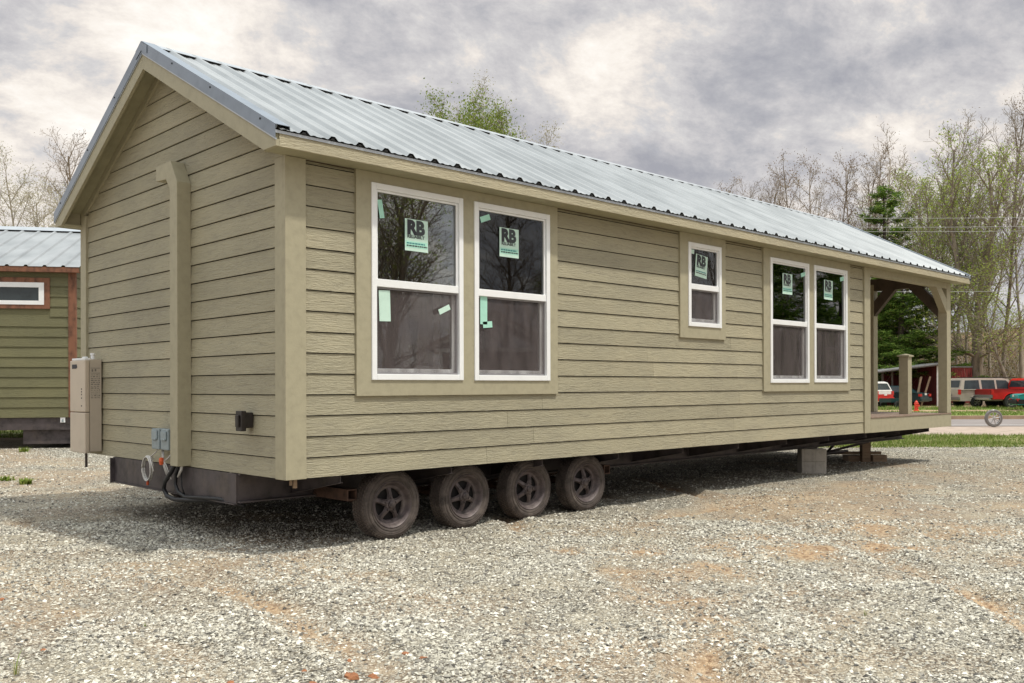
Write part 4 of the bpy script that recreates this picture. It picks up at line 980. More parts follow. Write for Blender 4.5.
# undergrowth along the edge of the wood (one mass)
r = np.random.default_rng(8); N = 1900
su = r.uniform(690, 1140, N); dd_ = r.uniform(64, 100, N); ss = (su-512.8)/FOC*dd_
bz = np.where(dd_ > 70, hillz(ss, dd_)*np.clip((ss+8)/25, 0, 1), 0)
px_ = CAM[0]+.6944*dd_+.7196*ss; py_ = CAM[1]+.7196*dd_-.6944*ss
vv = []; ff = []; hh_ = r.uniform(.8, 3.4, N)
stem_v = []; n6 = 7
for q in range(n6):
    lx, ly = r.normal(0, .30, N)*hh_, r.normal(0, .30, N)*hh_; a = r.uniform(0, 6.28, N); wv = .016
    stem_v.append(np.stack([np.stack([px_-np.cos(a)*wv, py_-np.sin(a)*wv, bz-.1], 1), np.stack([px_+np.cos(a)*wv, py_+np.sin(a)*wv, bz-.1], 1), np.stack([px_+lx+np.cos(a)*wv*.4, py_+ly+np.sin(a)*wv*.4, bz+hh_*.9], 1), np.stack([px_+lx-np.cos(a)*wv*.4, py_+ly-np.sin(a)*wv*.4, bz+hh_*.9], 1)], 1))
SV = np.concatenate(stem_v).reshape(-1, 3)
per = 26; c = np.repeat(np.stack([px_, py_, bz+hh_*.6], 1), per, 0)+r.normal(0, 1, (N*per, 3))*np.repeat(np.stack([hh_*.28, hh_*.28, hh_*.28], 1), per, 0)
a = r.normal(size=c.shape); a /= np.linalg.norm(a, axis=1)[:, None]; b = np.cross(a, r.normal(size=c.shape)); b /= np.linalg.norm(b, axis=1)[:, None]
sz = r.uniform(.04, .10, len(c))[:, None]; LV = np.stack([c+a*sz, c+b*sz*.6, c-a*sz, c-b*sz*.6], 1).reshape(-1, 3)
M['scrub'] = leafmat('scrub_leaves', [(.07, .09, .02), (.15, .12, .05), (.22, .14, .07), (.24, .24, .06), (.13, .10, .06)], tr=.3)
mi = np.concatenate([np.zeros(len(SV)//4, int), np.ones(len(LV)//4, int)])
uo = big_mesh('undergrowth', np.concatenate([SV, LV]), np.arange(len(SV)+len(LV)), 4, [M['barkl'], M['scrub']], None, mi)
tag(uo, 'tangled brown and yellow green undergrowth along the edge of the wood', 'undergrowth', kind='stuff')

# trees and a shed on the viewer's side of the yard: what the window glass mirrors
gv = 'trees across the yard mirrored in the windows'
for i, (x, y, k, h) in enumerate(((8, -26, 'bare', 15), (12.8, -19.5, 'bare2', 10.5), (14.6, -18.3, 'big', 9.5), (15.8, -20.5, 'bare', 11), (17.4, -15.8, 'bare', 9), (20.0, -16.6, 'bare2', 8.5), (13.5, -24, 'bare', 14), (24, -19, 'green', 6), (30, -13.6, 'pine2', 8.5), (34.5, -15, 'bare2', 10), (28.4, -17, 'bare', 11), (38, -16, 'pine', 10), (42, -24, 'bare', 17), (50, -20, 'pine2', 13), (60, -22, 'big', 16), (74, -22, 'pine', 14), (90, -26, 'bare2', 16), (23, -30, 'bare2', 13))):
    o = copy_tree(protos[k]); s = h/PH[k]; o.location = (x, y, 0); o.scale = (s*1.25, s*1.25, s); o.rotation_euler = (0, 0, i*1.3); tag(o, 'tree across the yard, mirrored dimly in the window glass', 'tree', gv)
for k in protos:
    if k not in used: bpy.data.objects.remove(protos[k])
sh = thing('porch_shed', 'shed with white framed open gable, mirrored dimly in the lower window glass', 'shed', (14.6, -13.2, 0), R(223))
M['white'] = mat('white_paint', (.72, .71, .69, 1), .6, bump=.1)
M['shedbrown'] = mat('brown_boards', (.22, .15, .11, 1), .8, vs=4, bump=.3, stretch=(4, 4, .5))
mb = MB()
for x in (-1.6, -.5, .5, 1.5): mb.box(x, x+.1, 0, .1, 0, 2.4)
mb.box(-1.7, 1.7, -.02, .12, 2.4, 2.52); mb.prism([(-1.95, 0, 2.42), (-1.95, 0, 2.56), (0, 0, 3.50), (0, 0, 3.36)], (0, .1, 0)); mb.prism([(1.95, 0, 2.42), (1.95, 0, 2.56), (0, 0, 3.50), (0, 0, 3.36)], (0, .1, 0))
mb.build('porch_frame', M['white'], sh)
MB().box(-1.6, 1.6, 1.5, 5, .3, 2.5).build('wall', M['shedbrown'], sh)
MB().prism([(-2, -.2, 2.5), (0, -.2, 3.53), (2, -.2, 2.5), (2, -.2, 2.56), (0, -.2, 3.6), (-2, -.2, 2.56)], (0, 5.4, 0)).build('roof', M['shedbrown'], sh)

# ================================================================== SHEDS
M['redboard'] = mat('faded_red_boards', (.13, .018, .018, 1), .8, vs=3, var=.3, bump=.4, bs=14, stretch=(4, 4, .4))
M['redmetal'] = mat('red_ribbed_metal', (.30, .045, .045, 1), .5, vs=3, var=.2, bump=.1)
M['oldroof'] = mat('old_tin_roof', (.30, .30, .31, 1), .5, .4, vs=3, var=.25, bump=.2)
SD = 61.0; sx, sy = at(881, SD)
shed = thing('open_shed', 'dark red open fronted shed with sloping tin roof seen through porch', 'shed', (sx, sy, 0), R(HEAD))
wS = (938-881)/FOC*SD
MB().box(wS-.08, wS, 0, 3.6, 0, 2.75).box(wS*.42, wS, 3.5, 3.6, 0, 2.35).build('wall', M['redboard'], shed)
MB().box(wS-.09, wS+.02, -.05, -.003, 0, 2.72).build('corner_board', M['white'], shed)
for x in (.12, .75, 1.5): MB().box(x, x+.1, .1, .2, 0, 2.3).build('post', M['barkd'], shed)
mb = MB(); mb.prism([(-.3, -.35, 2.26), (wS+.15, -.35, 2.78), (wS+.15, -.35, 2.86), (-.3, -.35, 2.33)], (0, 4.3, 0)); mb.build('roof', M['oldroof'], shed)
MB().prism([(-.3, -.37, 2.20), (wS+.15, -.37, 2.70), (wS+.15, -.37, 2.78), (-.3, -.37, 2.26)], (0, .03, 0)).build('fascia', M['barkd'], shed)
for i, (xx, ln, tlt, lab) in enumerate(((2.15, 2.0, .22, 'weathered grey board leaning inside the red shed, nearest the dark car'), (2.62, 2.05, .30, 'pale board leaning against the red shed wall, nearest its right corner'), (2.4, 1.9, .12, 'middle brown board leaning inside the red shed'))):
    o = MB().box(-.06, .06, -.02, .02, 0, ln).build('leaning_board', M['lumber']); c_ = Vector(P2((881-512.8)/FOC*SD+xx, SD-.2+i*.12)+(0,))
    o.location = c_; o.rotation_euler = (0, tlt, R(HEAD)); tag(o, lab, 'board', 'boards leaning in the red shed')
# red ribbed container
cx_, cy_ = at(952, 64)
ct_ = thing('storage_container', 'red ribbed metal storage box behind the silver vehicle', 'container', (cx_-.0, cy_, 0), R(HEAD))
wC = (971-950)/FOC*64
mb = MB(); n = 9
for i in range(n):
    a = i*wC/n; mb.box(a, a+wC/n*.6, -.03, 0, .15, 2.55)
mb.box(0, wC, 0, 3, .15, 2.6); mb.build('body', M['redmetal'], ct_)
MB().box(-.05, wC+.05, -.06, 3.05, 2.6, 2.7).build('roof', M['oldroof'], ct_)
MB().box(wC-.45, wC-.4, -.06, -.03, 1.5, 1.7).build('latch', M['black'], ct_)

# ================================================================== VEHICLES (rear bumper at x=0, nose toward +x)
def carpaint(name, c, metal=.2): return mat(name, c, .28, metal, var=.06, vs=2, bump=0)
M['p_red'] = carpaint('red_car_paint', (.52, .018, .014, 1)); M['p_silver'] = carpaint('champagne_car_paint', (.44, .39, .33, 1), .3); M['p_white'] = carpaint('white_car_paint', (.72, .70, .68, 1), 0)
M['p_teal'] = carpaint('teal_car_paint', (.02, .34, .33, 1)); M['p_dark'] = carpaint('dark_green_car_paint', (.014, .045, .05, 1)); M['p_grey'] = carpaint('grey_bumper', (.16, .15, .145, 1), 0)
M['tail'] = mat('red_tail_lens', (.50, .02, .015, 1), .25, bump=0, var=.05); M['lens'] = mat('clear_lens', (.6, .6, .6, 1), .15, bump=0)
M['carrubber'] = mat('car_tyre', (.02, .02, .02, 1), .85); M['alloy'] = mat('alloy_rim', (.42, .41, .40, 1), .35, .6, bump=0)
M['chrome'] = mat('chrome_bumper', (.55, .53, .50, 1), .25, .8, bump=0)
def car(name, label, u, d, th, c, W, body, arches, rw, green, side_win, paint, lower=None, rearwin=None, tails=((.72, .98, .02, .2),), bumper='p_grey', tailgate=None, extra=None):
    """body/green: side outlines [(x,z)]; placed with its near rear corner at pixel column u"""
    x0, y0 = at(u, d); eff = th; th = th-math.degrees(math.atan((u-512.8)/FOC))
    ang = R(HEAD+th); t = thing(name, label, c, (0, 0, 0), ang)
    # near side is local y = -W/2 (heading right) or +W/2 (heading left)
    near = -1 if math.cos(R(eff)) > 0 else 1
    off = Matrix.Rotation(ang, 3, 'Z') @ Vector((0, near*W/2, 0)); t.location = (x0-off.x, y0-off.y, 0)
    # body with wheel arches
    zb = min(z for x, z in body); L = max(x for x, z in body)
    low = [(0.03, zb)]
    for xa, ra in arches:
        low += [(xa+ra*math.cos(q), max(zb, rw+ra*math.sin(q))) for q in [PI-PI*i/8 for i in range(9)]]
    low += [(L-.05, zb)]
    top = [p for p in body if p[1] > zb+1e-3]
    outl = low+top[::-1] if top[0][0] < top[-1][0] else low+top
    mb = MB(); sec = [(-W/2, .0, .96), (-W/2+.0, 0, 1)]
    n = len(outl)
    # three slices for rounded flanks
    ring = []
    for yy, ins in ((-W/2+.10, 0.0), (-W/2, .05)):
        pass
    vs = []; zmid = .75
    for yy, k_ in ((-W/2+.07, 1.0), (-W/2, .985), (W/2, .985), (W/2-.07, 1.0)):
        for x, z in outl: vs.append((L/2+(x-L/2)*k_, yy*(1.0 if z < zmid+.25 else .965), zb+(z-zb)*(1 if k_ == 1 else .985)))
    fs = []
    for s_ in range(3):
        for i in range(n): j = (i+1) % n; fs.append((s_*n+i, s_*n+j, (s_+1)*n+j, (s_+1)*n+i))
    fs += [tuple(range(n))[::-1], tuple(range(3*n, 4*n))]
    mb.add(vs, fs); mb.build('body', M[paint], t, fixn=True)
    if lower:
        MB().box(.02, L-.3, -W/2-.012, -W/2-.002, zb+.05, lower[0]).box(-.02, -.004, -W/2+.05, W/2-.05, zb+.05, lower[0]).build('lower_panel', M[lower[1]], t)
    # greenhouse
    zg0 = min(z for x, z in green); zg1 = max(z for x, z in green)
    yw = lambda z: W/2-.05-(z-zg0)/(zg1-zg0)*.17
    if green:
        mb = MB(); vs = [(x, -yw(z), z) for x, z in green]+[(x, yw(z), z) for x, z in green]; n = len(green)
        fs = [tuple(range(n)), tuple(range(2*n-1, n-1, -1))]+[(i, n+i, n+(i+1) % n, (i+1) % n) for i in range(n)]
        mb.add(vs, fs); mb.build('cabin', M[paint], t, fixn=True)
        for w_ in side_win:
            for sg in (-1, 1):
                MB().add([(x, sg*(yw(z)+.006), z) for x, z in w_], [tuple(range(len(w_)))]).build('window', M['carglass'], t)
        (xa, za), (xb, zb2), ins = rearwin
        MB().add([(xa-.012, -yw(za)+ins, za), (xa-.012, yw(za)-ins, za), (xb-.012, yw(zb2)-ins, zb2), (xb-.012, -yw(zb2)+ins, zb2)], [(0, 1, 2, 3)]).build('rear_window', M['carglass'], t)
    for z0, z1, a, b in tails:
        for sg in (-1, 1): MB().box(-.02, .10, *(sorted((sg*(W/2-b), sg*(W/2+.008-a*.0)))), z0, z1).build('tail_light', M['tail'], t)
    MB().box(-.09, .04, -W/2+.02, W/2-.02, zb+.06, zb+.26).build('bumper', M[bumper], t, bevel=.02)
    MB().box(-.024, -.010, -.16, .16, .74, .86).build('number_plate', M['white'], t)
    w0_ = None
    for xa, ra in arches:
        for sg in (-1, 1):
            w = empty('wheel', t, (xa, sg*(W/2-.11), rw)) 
            MB().lathe([(rw*.58, .10), (rw*.9, .11), (rw, .07), (rw, -.07), (rw*.9, -.11), (rw*.58, -.10)], (0, 0, 0), 'y', 28).build('tyre', M['carrubber'], w, fixn=True)
            mb = MB().lathe([(rw*.60, sg*.095), (rw*.54, sg*.10), (rw*.50, sg*.06)], (0, 0, 0), 'y', 24)
            for q in range(5):
                a_ = q*2*PI/5+.3; e = Vector((math.cos(a_), 0, math.sin(a_))); t_ = Vector((-math.sin(a_), 0, math.cos(a_)))
                mb.add([e*.02+t_*.04+Vector((0, sg*.09, 0)), e*.02-t_*.04+Vector((0, sg*.09, 0)), e*rw*.52-t_*.035+Vector((0, sg*.08, 0)), e*rw*.52+t_*.035+Vector((0, sg*.08, 0))], [(0, 1, 2, 3)])
            mb.build('rim', M['alloy'], w)
            MB().lathe([(rw*.55, sg*.04), (0, sg*.03)], (0, 0, 0), 'y', 16).build('brake_disc', M['black'], w)
    if extra: extra(t, W, L)
    return t
def ex_suv(t, W, L):
    MB().box(.9, 3.9, -W/2+.25, -W/2+.28, 1.82, 1.86).box(.9, 3.9, W/2-.28, W/2-.25, 1.82, 1.86).build('roof_rack', M['black'], t)
    MB().box(.7, 3.8, -W/2-.01, -W/2+.0, .62, .68).build('side_moulding', M['p_grey'], t)
car('parked_suv', 'champagne silver estate vehicle parked left of the red pickup', 959.5, 55.0, 33, 'car', 1.95,
    [(0, .42), (0, .62), (.02, 1.10), (4.0, 1.10), (4.9, 1.0), (5.1, .8), (5.1, .45)], [(1.15, .46), (4.1, .46)], .37,
    [(.06, 1.10), (.30, 1.72), (.55, 1.80), (2.9, 1.80), (3.3, 1.72), (4.0, 1.10)],
    [[(.32, 1.14), (.46, 1.66), (1.35, 1.68), (1.35, 1.14)], [(1.50, 1.14), (1.50, 1.68), (2.35, 1.68), (2.35, 1.14)], [(2.47, 1.14), (2.47, 1.68), (3.12, 1.66), (3.62, 1.14)]],
    'p_silver', None, ((.10, 1.16), (.26, 1.66), .14), ((.82, 1.12, .0, .13),), 'p_grey', extra=ex_suv)
def ex_truck(t, W, L):
    MB().box(.05, 2.05, -W/2+.1, W/2-.1, .95, 1.125).build('bed_floor', M['black'], t)
    MB().box(-.028, -.012, -W/2+.12, W/2-.12, .78, 1.10).build('tailgate', M['p_tg'], t)
    MB().box(-.16, -.02, -W/2+.1, W/2-.1, .50, .64).build('step_bumper', M['chrome'], t, bevel=.02)
M['p_tg'] = carpaint('dark_red_tailgate', (.30, .012, .012, 1))
car('pickup_truck', 'bright red pickup truck parked with its tailgate toward the road', 992.5, 53.5, 32, 'truck', 2.0,
    [(0, .55), (0, .70), (0, 1.15), (4.0, 1.15), (5.2, 1.12), (5.5, .95), (5.5, .6)], [(1.15, .50), (4.5, .50)], .41,
    [(2.12, 1.15), (2.22, 1.66), (2.4, 1.78), (3.3, 1.78), (3.55, 1.70), (4.1, 1.15)],
    [[(2.5, 1.2), (2.5, 1.68), (3.35, 1.68), (3.85, 1.2)]], 'p_red', None, ((2.15, 1.24), (2.22, 1.64), .16), ((.82, 1.08, 0, .10),), 'p_grey', extra=ex_truck)
car('teal_car', 'teal car with dark bumper cut off by the right edge', 1018, 49.5, 14, 'car', 1.75,
    [(0, .30), (0, .45), (.03, .84), (.25, .90), (1.0, .93), (3.4, .95), (4.3, .82), (4.45, .6), (4.45, .35)], [(.95, .38), (3.5, .38)], .31,
    [(.95, .93), (1.5, 1.28), (2.4, 1.32), (3.2, .95)], [[(1.25, .97), (1.6, 1.22), (2.35, 1.24), (2.9, .97)]], 'p_teal', (.60, 'black'), ((1.05, .97), (1.42, 1.22), .12), ((.50, .64, 0, .35),), 'black')
car('white_van', 'white and red family van seen through the porch beside its inner post', 877, 57.5, 148, 'car', 1.85,
    [(0, .35), (0, .5), (.02, 1.02), (3.8, 1.0), (4.6, .85), (4.7, .6), (4.7, .4)], [(.95, .40), (3.7, .40)], .33,
    [(.05, 1.02), (.28, 1.55), (.5, 1.62), (2.9, 1.62), (3.7, 1.0)], [[(.36, 1.08), (.48, 1.5), (1.3, 1.53), (1.3, 1.08)], [(1.4, 1.08), (1.4, 1.53), (2.6, 1.53), (3.1, 1.08)]],
    'p_white', (.82, 'p_red'), ((.09, 1.1), (.26, 1.5), .12), ((.78, 1.02, 0, .16),), 'p_red')
car('dark_car', 'dark green saloon car parked under the red shed roof', 920, 59.2, 158, 'car', 1.75,
    [(0, .30), (0, .45), (.04, .86), (.8, .94), (3.4, .92), (4.3, .80), (4.4, .6), (4.4, .35)], [(.95, .38), (3.5, .38)], .31,
    [(.8, .94), (1.35, 1.34), (2.4, 1.36), (3.2, .92)], [[(1.1, .98), (1.45, 1.28), (2.3, 1.29), (2.85, .97)]], 'p_dark', None, ((.9, .98), (1.28, 1.28), .12), ((.66, .82, 0, .30),), 'p_dark')
# small utility trailer beside the white van
x0, y0 = at(890.5, 54.5); tr = thing('utility_trailer', 'small dark utility trailer on the grass in front of the shed', 'trailer', (x0, y0, 0), R(HEAD+20))
MB().box(-.4, .4, -.5, .5, .38, .43).box(-.4, .4, -.5, -.46, .43, .62).box(-.4, -.36, -.46, .5, .43, .62).box(.36, .4, -.46, .5, .43, .62).build('bed', M['p_dark'], tr)
MB().tube([(.4, 0, .40), (1.0, 0, .36)], .03, 6).build('drawbar', M['black'], tr)
for sg in (-1, 1): MB().lathe([(.0, sg*.05), (.15, sg*.05), (.23, .05), (.23, -.05), (.15, -.05), (0, -.05)], (0, sg*.58, .23), 'y', 20).build('wheel', M['carrubber'], tr)

# ================================================================== street furniture
hx_, hy_ = at(916.4, 48.9); hyd = thing('fire_hydrant', 'small orange red hydrant on the dirt verge seen between the porch posts', 'hydrant', (hx_, hy_, 0))
M['hyd'] = mat('hydrant_paint', (.72, .06, .03, 1), .5, bump=.05)
MB().lathe([(0, 0), (.15, 0), (.15, .05), (.10, .07), (.09, .38), (.12, .39), (.12, .42), (.10, .43), (.08, .50), (.03, .55), (.03, .59), (0, .59)], (0, 0, 0), 'z', 16).build('barrel', M['hyd'], hyd, fixn=True)
for dx, dy in ((.12, 0), (-.12, 0), (0, -.13)): MB().tube([(0, 0, .30), (dx*1.25, dy*1.25, .30)], .05, 10).build('nozzle_cap', M['hyd'], hyd)
# upright wheel on the street
x0, y0 = at(993.5, 30.0); lw = thing('loose_wheel', 'single spoked wheel standing upright on the street', 'wheel', (x0, y0, .014), R(HEAD))
mb = MB().lathe([(.205, .05), (.26, .055), (.285, .03), (.285, -.03), (.26, -.055), (.205, -.05)], (0, 0, .285), 'y', 36); mb.build('tyre', M['p_grey'], lw, fixn=True)
mb = MB().lathe([(.207, -.05), (.195, -.05), (.190, -.02)], (0, 0, .285), 'y', 30).lathe([(.05, -.05), (.04, -.06), (0, -.062)], (0, 0, .285), 'y', 16)
for q in range(8):
    a_ = q*PI/4+.2; e = Vector((math.cos(a_), 0, math.sin(a_))); mb.tube([e*.03+Vector((0, -.04, .285)), e*.195+Vector((0, -.04, .285))], .016, 6)
mb.build('rim', M['alloy'], lw)
# power line
def cable(z, d, s0, s1, label, sag=.5, rad=.011):
    pts = []
    for i in range(25):
        f = i/24; s = s0+(s1-s0)*f; x, y = P2(s, d); pts.append((x, y, z-4*sag*f*(1-f)))
    tag(MB().tube(pts, rad, 5).build('power_cable', M['screen_frame']), label, 'cable', 'overhead cables along the street')
DL = 46
for v, lab in ((217.5, 'topmost overhead cable crossing in front of the tall pine'), (226.5, 'middle overhead cable crossing in front of the tall pine'), (231, 'lowest of the three high overhead cables before the tall pine'), (291, 'low overhead cable crossing behind the top of the porch opening')):
    cable(zt(v, DL)+.3, DL, 3.8, 38, lab, .35)
M['pole'] = mat('creosote_pole', (.10, .075, .055, 1), .9, bump=.4, stretch=(3, 3, .3))
for s, lab in ((3.8, 'wooden utility pole behind the park home'), (38, 'wooden utility pole beyond the right edge of the photo')):
    x, y = P2(s, DL); p = thing('utility_pole', lab, 'utility pole', (x, y, 0), R(HEAD)); MB().tube([(0, .15, 0), (0, .15, 9.0)], [.15, .10], 10).build('pole', M['pole'], p)
    MB().box(-.05, .05, -.1, .3, 8.2, 8.35).build('crossarm', M['pole'], p)

# ================================================================== under-house bits
def gz(x, y): return float(height(np.array([x]), np.array([y]))[0])
fx, fy = 12.35, 1.0
st = thing('timber_prop', 'short upright timber prop with wood offcuts under the porch end', 'prop', (12.38, 1.03, 0), R(HEAD))
MB().box(-.09, .06, -.07, .07, -.02, .36).build('post', M['lumber'], st)
MB().box(-.30, .0, .05, .35, -.02, .10).box(.08, .33, -.12, .06, -.02, .12).build('block', M['lumber'], st)
MB().box(-.6, .32, .1, .18, .12, .17).build('plank', M['lumber'], st)
MB().tube([(10.9, .9, .37), (11.9, 1.6, .10)], .022, 8).tube([(11.2, 1.6, .10), (12.2, .9, .37)], .022, 8).tube([(9.9, 1.0, .22), (12.4, 1.4, .17)], .028, 8).tube([(6.2, 2.2, .36), (12.4, 2.0, .22)], .03, 8).build('hitch_tongue', M['steel'], house)

# small plants and clods
def weed(name, label, x, y, n, h, w, spread, seed, mt='blade', group=None):
    r = random.Random(seed); mb = MB(); z0 = gz(x, y)
    for i in range(n):
        a = r.uniform(0, 6.28); l = h*r.uniform(.5, 1.1); lean = r.uniform(.1, spread); bx_, by_ = r.gauss(0, w*3), r.gauss(0, w*3); pts = []
        for k in range(4):
            f = k/3; pts.append((bx_+math.cos(a)*l*lean*f*f, by_+math.sin(a)*l*lean*f*f, l*f*(1-.25*f*lean)))
        sx_, sy_ = -math.sin(a)*w, math.cos(a)*w; vs = []
        for k, p in enumerate(pts):
            ww = (1, .9, .6, .05)[k]; vs += [(p[0]-sx_*ww, p[1]-sy_*ww, p[2]), (p[0]+sx_*ww, p[1]+sy_*ww, p[2])]
        mb.add(vs, [(2*k, 2*k+1, 2*k+3, 2*k+2) for k in range(3)])
    o = mb.build(name, M[mt]); o.location = (x, y, z0); return tag(o, label, 'weed', group)
def gpt(u, v):
    dd = FW+RT*(u-513.58)/FOC-UP*(v-385.58)/FOC; k = -CAM[2]/dd[2]; return float(CAM[0]+k*dd[0]), float(CAM[1]+k*dd[1])
weed('grass_tuft', 'thin green grass blades standing in gravel in the bottom left corner', *gpt(17, 676), 7, .13, .0028, .7, 1)
weed('weed_clump', 'low green weeds in gravel before the cabin, left clump', *gpt(7, 480), 60, .09, .012, 1.6, 2, 'lf_g')
weed('weed_clump', 'low green weeds in gravel before the cabin, clump with broader leaves', *gpt(26, 483), 90, .11, .013, 1.8, 3, 'lf_g')
weed('weed_clump', 'tiny weed sprouting from the gravel in front of the cabin shadow', *gpt(24, 452), 60, .12, .014, 1.2, 6, 'lf_g')
weed('grass_tuft', 'tiny dark sprig in the gravel at the bottom right', *gpt(866, 615), 9, .05, .002, 1.0, 4)
weed('grass_tuft', 'tiny pale sprig in the gravel near the bottom centre left', *gpt(145, 625), 6, .05, .002, 1.2, 5)
M['clay'] = mat('orange_clay', (.33, .14, .065, 1), .95, vs=20, bump=.8, bs=60, dist=.01)
for i, (u, v, s, lab) in enumerate(((352, 677, .045, 'orange clay clod, the largest in the gravel at the bottom'), (374, 673, .035, 'flat orange clay clod right beside the largest one'), (350, 657, .02, 'tiny orange clay clod just above the pair at the bottom'), (406, 654, .022, 'orange clay clod farther from the others toward the middle'), (424, 659, .022, 'clay clod at the right end of the scattered orange crumbs'), (305, 669, .02, 'dark clay crumb left of the largest clod'), (44, 652, .022, 'small clay clod beside the grass blades at bottom left'), (231, 682, .03, 'clay clod cut by the bottom edge'), (2, 602, .03, 'clay clod at the left edge of the gravel'), (314, 682, .03, 'clay clod at the bottom edge under the dark crumb'))):
    x, y = gpt(u, v); r = random.Random(i); mb = MB(); vs = []; n = 9
    for lv, (rr_, hz_) in enumerate(((1, 0), (.85, .35), (.4, .5))):
        for j in range(n): a = 2*PI*j/n; q = rr_*s*r.uniform(.7, 1.3); vs.append((q*math.cos(a), q*.7*math.sin(a), hz_*s*r.uniform(.6, 1.2)-.006))
    fs = [(l*n+j, l*n+(j+1) % n, (l+1)*n+(j+1) % n, (l+1)*n+j) for l in range(2) for j in range(n)]+[tuple(range(2*n, 3*n))]
    o = mb.add(vs, fs).build('clay_clod', M['clay']); o.location = (x, y, gz(x, y)+.004); o.rotation_euler = (0, 0, r.uniform(0, 3)); tag(o, lab, 'clod', 'orange clay clods on the gravel')

# ================================================================== SKY, SUN, CAMERA
SUN = Vector((.15, -.43, 1)).normalized(); el = math.asin(SUN.z); az = math.atan2(SUN.x, SUN.y)
w = bpy.data.worlds.new('World'); sc.world = w; w.use_nodes = True; nt = NT(w)
o = nt.n('ShaderNodeOutputWorld'); bg = nt.n('ShaderNodeBackground'); nt.l(bg.outputs[0], o.inputs[0]); bg.inputs['Strength'].default_value = .10
sky = nt.n('ShaderNodeTexSky', sky_type='NISHITA', sun_disc=False, sun_elevation=el, sun_rotation=az)
tc = nt.n('ShaderNodeTexCoord'); sp = nt.n('ShaderNodeSeparateXYZ'); nt.l(tc.outputs['Generated'], sp.inputs[0])
zc = nt.n('ShaderNodeMath', operation='MAXIMUM'); nt.l(sp.outputs[2], zc.inputs[0]); zc.inputs[1].default_value = 0.0
za = nt.n('ShaderNodeMath', operation='ADD'); nt.l(zc.outputs[0], za.inputs[0]); za.inputs[1].default_value = .40
dx = nt.n('ShaderNodeMath', operation='DIVIDE'); nt.l(sp.outputs[0], dx.inputs[0]); nt.l(za.outputs[0], dx.inputs[1])
dy = nt.n('ShaderNodeMath', operation='DIVIDE'); nt.l(sp.outputs[1], dy.inputs[0]); nt.l(za.outputs[0], dy.inputs[1])
cv_ = nt.n('ShaderNodeCombineXYZ'); nt.l(dx.outputs[0], cv_.inputs[0]); nt.l(dy.outputs[0], cv_.inputs[1])
def cloudnoise(scale, det, rough, dist, off, stretch=(1, 1, 1)):
    mp = nt.n('ShaderNodeMapping'); mp.inputs['Location'].default_value = off; mp.inputs['Rotation'].default_value = (0, 0, R(46)); mp.inputs['Scale'].default_value = stretch; nt.l(cv_.outputs[0], mp.inputs[0])
    n_ = nt.n('ShaderNodeTexNoise', i_Scale=scale, i_Detail=det, i_Roughness=rough, i_Distortion=dist); nt.l(mp.outputs[0], n_.inputs['Vector']); return n_.outputs[0]
big = cloudnoise(2.1, 8, .55, .10, (3.3, 1.2, 0), (.9, 1.1, 1)); fine = cloudnoise(6.0, 9, .68, .15, (7.3, 4.2, 0), (.9, 1.1, 1))
mixn = nt.n('ShaderNodeMix', data_type='FLOAT'); mixn.inputs[0].default_value = .50; nt.l(big, mixn.inputs[2]); nt.l(fine, mixn.inputs[3])

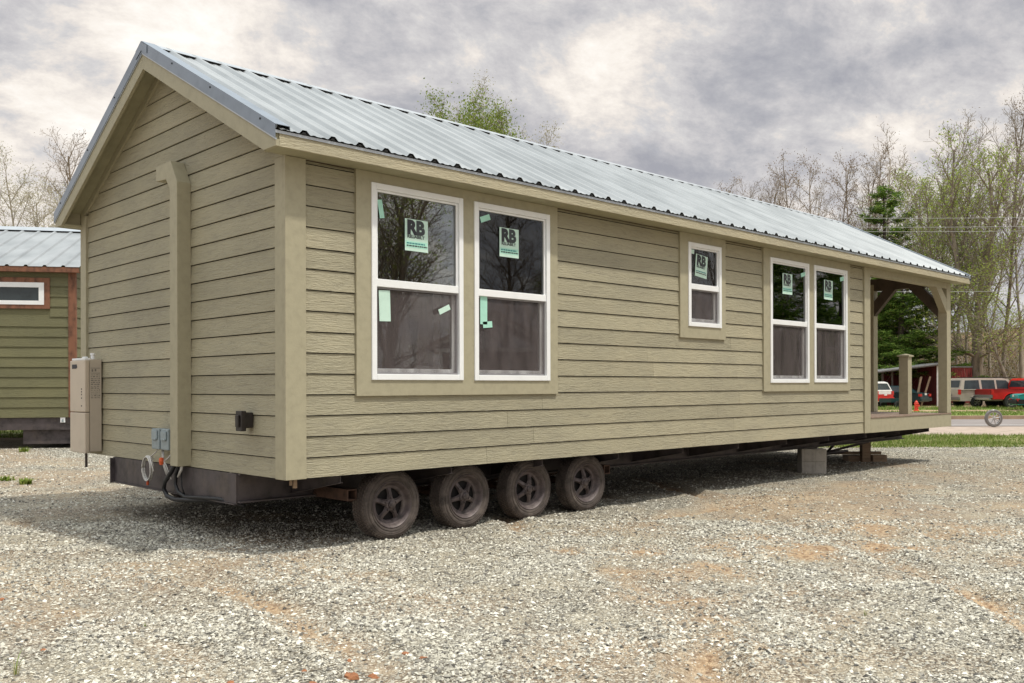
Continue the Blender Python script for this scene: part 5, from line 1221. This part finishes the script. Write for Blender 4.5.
K = 10.0
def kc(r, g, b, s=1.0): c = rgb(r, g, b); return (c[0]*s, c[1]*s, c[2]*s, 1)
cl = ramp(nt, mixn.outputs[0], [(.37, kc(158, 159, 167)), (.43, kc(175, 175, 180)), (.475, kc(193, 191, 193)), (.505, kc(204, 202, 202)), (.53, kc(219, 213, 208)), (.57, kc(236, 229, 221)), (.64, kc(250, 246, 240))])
sc_ = nt.n('ShaderNodeVectorMath', operation='SCALE'); 
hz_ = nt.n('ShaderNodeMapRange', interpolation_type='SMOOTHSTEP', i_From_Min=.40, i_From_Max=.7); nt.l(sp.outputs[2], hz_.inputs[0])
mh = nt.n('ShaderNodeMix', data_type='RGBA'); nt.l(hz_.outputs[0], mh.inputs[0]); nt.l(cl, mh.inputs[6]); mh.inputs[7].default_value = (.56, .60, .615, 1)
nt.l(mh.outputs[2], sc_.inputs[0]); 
hi = nt.n('ShaderNodeMapRange', interpolation_type='SMOOTHSTEP', i_From_Min=.40, i_From_Max=.85, i_To_Min=K*.86, i_To_Max=K*2.0); nt.l(sp.outputs[2], hi.inputs[0]); nt.l(hi.outputs[0], sc_.inputs['Scale'])  # unseen upper clouds brightened to lift shadows and whiten the roof
cov = cloudnoise(1.9, 6, .55, .2, (11.3, 2.2, 0))
cf = ramp(nt, cov, [(.60, (1, 1, 1, 1)), (.72, (.55, .55, .55, 1))])
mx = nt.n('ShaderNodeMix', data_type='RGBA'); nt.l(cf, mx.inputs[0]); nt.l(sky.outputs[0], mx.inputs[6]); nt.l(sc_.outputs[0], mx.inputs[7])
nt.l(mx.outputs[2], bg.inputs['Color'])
sl = bpy.data.lights.new('sun', 'SUN'); sl.energy = 2.3; sl.angle = R(2.5); sl.color = (1, .945, .83)
so = bpy.data.objects.new('sun', sl); COL.objects.link(so); so.rotation_euler = SUN.to_track_quat('Z', 'Y').to_euler()
cam = bpy.data.cameras.new('camera'); co = bpy.data.objects.new('camera', cam); COL.objects.link(co); sc.camera = co
cam.sensor_width = 36; cam.lens = FOC/1024*36; cam.shift_y = 44.08/1024; cam.shift_x = -.78/1024; cam.clip_end = 3000; cam.clip_start = .05
co.matrix_world = Matrix(((RT[0], UP[0], -FW[0], CAM[0]), (RT[1], UP[1], -FW[1], CAM[1]), (RT[2], UP[2], -FW[2], CAM[2]), (0, 0, 0, 1)))
sc.view_settings.view_transform = 'Standard'; sc.view_settings.look = 'None'; sc.view_settings.exposure = .40; sc.view_settings.gamma = 1
sc.cycles.max_bounces = 8; sc.cycles.transparent_max_bounces = 16; sc.cycles.caustics_reflective = False; sc.cycles.caustics_refractive = False
